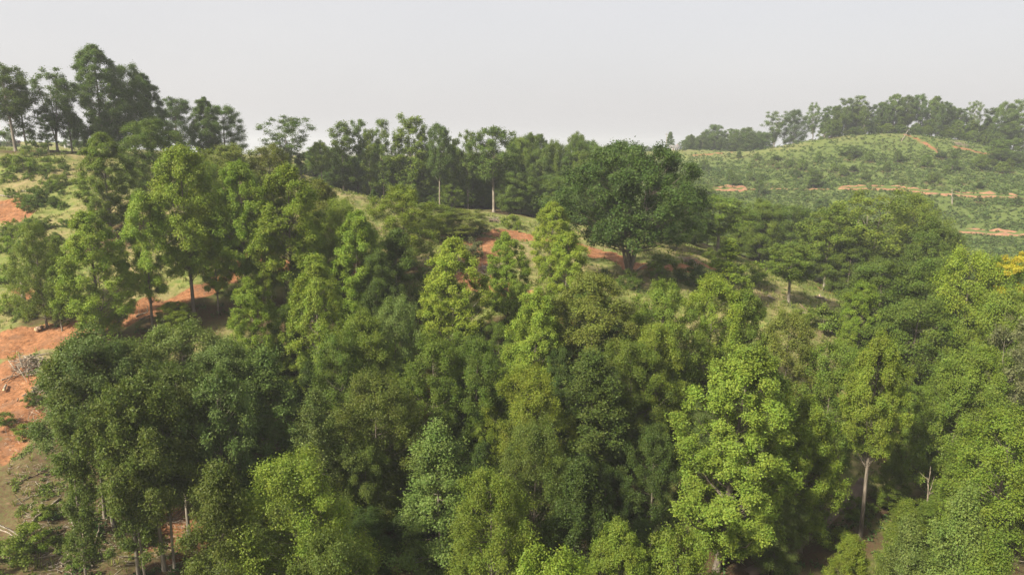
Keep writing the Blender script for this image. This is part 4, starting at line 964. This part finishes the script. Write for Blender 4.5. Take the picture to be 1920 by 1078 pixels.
# thin dead snags in the woods
for i, (px, py, h, lab) in enumerate([(1893, 800, 16, 'tallest bare grey snag in the thicket at the valley edge'), (1903, 790, 14, 'second bare grey snag in the thicket at the valley edge'), (1885, 770, 12, 'short bare grey snag in the thicket at the valley edge'),
     (690, 930, 8, 'thin bare grey pole tree in the dark hollow'), (935, 1040, 8, 'grey bare stem in the dark hollow below the thin-stemmed olive tree'), (945, 1030, 7, 'thinner grey bare stem leaning in the dark hollow'), (955, 1035, 6.5, 'leaning bare stem, outermost of the dark hollow'),
     (1001, 1065, 8, 'straight pale bare stem near the lower edge'), (1728, 1010, 9, 'thin pale bare stem beside the feathery valley tree'), (1718, 200, 1, '')]):
    if not lab: continue
    p = hit(px, py); rng = np.random.default_rng(900 + i)
    root = link(bpy.data.objects.new('dead_tree', None)); root.location = p; tag(root, lab, 'dead tree')
    z = np.array([-1, 0, h * .3, h * .6, h * .85, h]); q = np.stack([rng.normal(0, .12, 6) + z * rng.normal(0, .04), rng.normal(0, .12, 6), z], 1)
    a = Acc(); a.tube(q, np.array((.16, .15, .12, .09, .05, .02)), 7)
    link(bpy.data.objects.new('trunk', a.mesh('trunk', [GREYW], True)), root)
    for k in range(6):
        zz = rng.uniform(.45, .95) * h; an = rng.uniform(0, 6.28); Lb = rng.uniform(.8, 2.2)
        s = np.array((np.interp(zz, z, q[:, 0]), np.interp(zz, z, q[:, 1]), zz)); d = np.array((math.cos(an), math.sin(an), rng.uniform(.4, 1.1)))
        b = Acc(); b.tube(np.stack([s, s + d * Lb * .5, s + d * Lb + (0, 0, .2)]), (.05, .035, .012), 4)
        link(bpy.data.objects.new('branch', b.mesh('branch', [GREYW], True)), root)

def brush_pile(px, py, r, h, label, n=46, seed=0):
    p = hit(px, py); rng = np.random.default_rng(700 + seed)
    root = link(bpy.data.objects.new('brush_pile', None)); root.location = p; tag(root, label, 'brush pile')
    a = Acc()
    for k in range(n):
        an = rng.uniform(0, 6.28); c = np.array((rng.normal(0, r * .4), rng.normal(0, r * .4), 0)); zc = h * max(0, 1 - np.hypot(c[0], c[1]) / r) * rng.uniform(.2, 1)
        L = rng.uniform(.5, 1.3) * r; d = np.array((math.cos(an), math.sin(an), rng.normal(0, .28)))
        m = c + (0, 0, zc); tr = rng.uniform(.025, .085)
        q = np.stack([m - d * L * .5, m + rng.normal(0, .1, 3), m + d * L * .5])
        gr = ground(q[:, 0] + p[0], q[:, 1] + p[1]) - p[2]; q[:, 2] = np.maximum(q[:, 2] + gr, gr + tr)
        if k < 14:
            b = Acc(); b.tube(q, (tr * 1.4, tr * 1.2, tr * .7), 6, cap=True); link(bpy.data.objects.new('branch', b.mesh('branch', [GREYW if k % 3 else LOGW], True)), root)
        else: a.tube(q, (tr, tr * .8, tr * .4), 4)
    o = link(bpy.data.objects.new('twigs', a.mesh('twigs', [GREYW], True)), root); o['kind'] = 'stuff'
brush_pile(52, 688, 2.6, 1.3, 'tangled grey brush pile beside the leafy edge of the orange bank', 70, 1)
brush_pile(75, 735, 1.7, .6, 'flat scatter of sticks lower down the orange bank', 40, 2)
brush_pile(1294, 494, 2.6, 1.5, 'rotten grey brush pile on the ridge beside the huge oak', 60, 3)
brush_pile(926, 416, 2.6, 1.1, 'grey brush pile on the crest of the ridge clearing', 50, 4)
brush_pile(150, 1045, 1.8, .9, 'stick heap at the base of the thickest trunk', 40, 5)
brush_pile(915, 510, 3.0, .8, 'brush heap among the grey logs of the orange clearing', 60, 6)
brush_pile(1800, 272, 5.0, 1.6, 'brown brush windrow at the edge of the hilltop wood', 60, 7)
brush_pile(1540, 560, 1.6, .6, 'small heap of branches at the foot of the bleached bent trunk', 30, 8)

# sticks and slash strewn over the bare ground
a = Acc(); r = np.random.default_rng(81)
def slash_dens(x, y):
    l, s, t = interp_lit(x, y)
    return np.clip(.5 * smooth(80, 66, y) * (x < -20) + .22 * s + .12 * (1 - l), 0, 1) * (np.abs(x) < .8 * y)
x, y, z, r2 = scatter(26000, (-120, 100), (50, 175), slash_dens, 82)
for px_, py_, pz_ in zip(x[:7500], y, z):
    an = r.uniform(0, 6.28); L = r.uniform(.25, 1.1); d = np.array((math.cos(an), math.sin(an)))
    e = np.array((px_, py_)) + d * L; ez = r.uniform(.02, .12)
    a.tube(np.array([(px_, py_, pz_ + .04), (e[0], e[1], pz_ + ez)]), (r.uniform(.02, .05), .015), 3)
bx, by = r.uniform(-62, -16, 6500), r.uniform(50, 84, 6500)
bk = (np.abs(bx) < .8 * by) & (r.uniform(0, 1, 6500) < .35 + .5 * smooth(-.3, .8, waves(bx, by, 5, 55))); bx = bx[bk]; by = by[bk]; bz = ground(bx, by)
for px_, py_, pz_ in zip(bx, by, bz):
    an = r.normal(.6, .9); L = r.uniform(.3, 1.0) * (2.2 if r.uniform() < .12 else 1); d = np.array((math.cos(an), math.sin(an))); tk = r.uniform(.015, .05)
    a.tube(np.array([(px_, py_, pz_ + tk), (px_ + d[0] * L, py_ + d[1] * L, pz_ + .05)]), (tk, tk * .5), 3)
A_ = a.mesh('slash', [DEAD]);
# settle far ends on the slope
co_ = np.empty(len(A_.vertices) * 3, np.float32); A_.vertices.foreach_get('co', co_); co_ = co_.reshape(-1, 3).astype(float)
zz = ground(co_[:, 0], co_[:, 1]) + .05; co_[:, 2] = np.maximum(zz, np.minimum(co_[:, 2], zz + .18)); A_.vertices.foreach_set('co', co_.astype(np.float32).ravel()); A_.update()
tag(link(bpy.data.objects.new('debris', A_)), kind='stuff')

# ------------------------------------------------------------------ white house on the far hill
def box(a, lo, hi):
    x0, y0, z0 = lo; x1, y1, z1 = hi
    a.add([(x0, y0, z0), (x1, y0, z0), (x1, y1, z0), (x0, y1, z0), (x0, y0, z1), (x1, y0, z1), (x1, y1, z1), (x0, y1, z1)],
          [(0, 1, 5, 4), (1, 2, 6, 5), (2, 3, 7, 6), (3, 0, 4, 7), (4, 5, 6, 7), (3, 2, 1, 0)])
HD = 474
hx = at(1264, 278, HD); hz = gz(hx[0], HD)
house = link(bpy.data.objects.new('house', None)); house.location = (hx[0], HD, hz - .2); house.rotation_euler = (0, 0, R(-12)); house.scale = (.72,) * 3
tag(house, 'small white gabled house beside the conifer on the far hill', 'house')
WHITE = flat_mat('white_siding', (.36, .35, .34)); ROOFM = flat_mat('roof_shingle', (.17, .16, .155)); WIN = flat_mat('window_glass', (.05, .055, .06), .15); DOOR = flat_mat('door_paint', (.16, .09, .06))
def hp(name, lo, hi, mat, parent=house):
    a = Acc(); box(a, lo, hi); return link(bpy.data.objects.new(name, a.mesh(name, [mat])), parent)
a = Acc(); box(a, (-4.5, -3, -1), (4.5, 3, 3))
a.add([(-4.5, -3, 3), (-4.5, 3, 3), (-4.5, 0, 4.9), (-4.5, 0, 4.9)][:4], [(0, 1, 2, 3)]); a.add([(4.5, -3, 3), (4.5, 3, 3), (4.5, 0, 4.9), (4.5, 0, 4.9)], [(0, 1, 2, 3)])
link(bpy.data.objects.new('wall', a.mesh('wall', [WHITE])), house)
a = Acc()
for s in (-1, 1):
    V = [(-4.9, s * 3.5, 2.75), (4.9, s * 3.5, 2.75), (4.9, 0, 5.0), (-4.9, 0, 5.0)]
    V += [(q[0], q[1], q[2] + .18) for q in V]
    a.add(V, [(0, 1, 2, 3), (4, 5, 6, 7), (0, 1, 5, 4), (1, 2, 6, 5), (3, 0, 4, 7)])
roof = link(bpy.data.objects.new('roof', a.mesh('roof', [ROOFM])), house)
hp('chimney', (2.2, .3, 4), (2.9, 1.0, 6), flat_mat('chimney_brick', (.3, .13, .09)), roof)
for xx in (-3.3, 1.4, 3.0):
    f_ = hp('window', (xx - .55, -3.08, .9), (xx + .55, -3.003, 2.3), WHITE); hp('pane', (xx - .45, -3.1, 1.0), (xx + .45, -3.082, 2.2), WIN, f_)
hp('door', (-1.2, -3.06, 0), (-.2, -3.003, 2.1), DOOR)
# small white building far beyond the crest
b = at(127, 267, 300); sh = link(bpy.data.objects.new('shed', None)); sh.location = (b[0], 300, gz(b[0], 300) - .2)
tag(sh, 'tiny white shed beyond the crest between the skyline trunks', 'shed')
a = Acc(); box(a, (-1.2, -1, -.5), (1.2, 1, 2.2)); link(bpy.data.objects.new('wall', a.mesh('wall', [WHITE])), sh)
a = Acc(); box(a, (-1.4, -1.2, 2.2), (1.4, 1.2, 2.4)); link(bpy.data.objects.new('roof', a.mesh('roof', [ROOFM])), sh)
# far utility pole beside the house
p = at(1249, 280, 478); up_ = link(bpy.data.objects.new('utility_pole', None)); up_.location = (p[0], 478, gz(p[0], 478) - .3); tag(up_, 'thin utility pole beside the white house on the far hill', 'pole')
a = Acc(); a.tube([(0, 0, 0), (0, 0, 12)], (.16, .12), 8, cap=True); link(bpy.data.objects.new('post', a.mesh('post', [GREYW])), up_)
a = Acc(); box(a, (-1.2, -.08, 11), (1.2, .08, 11.2)); link(bpy.data.objects.new('crossarm', a.mesh('crossarm', [GREYW])), up_)

# ------------------------------------------------------------------ smoke haze over everything
HAZE = .00032
m, n, o = new_mat('haze'); v = n.nodes.new('ShaderNodeVolumePrincipled')
v.inputs['Color'].default_value = (.93, .955, 1, 1); v.inputs['Density'].default_value = HAZE; v.inputs['Anisotropy'].default_value = .25
n.links.new(v.outputs[0], o.inputs['Volume'])
zt = CZ + 40
for (tx, ty, tr) in TREES: pass
a = Acc(); box(a, (-5100, -350, float(GZ.min()) - 4), (5100, 6100, zt))
hz_ = link(bpy.data.objects.new('haze', a.mesh('haze', [m]))); tag(hz_, kind='stuff')
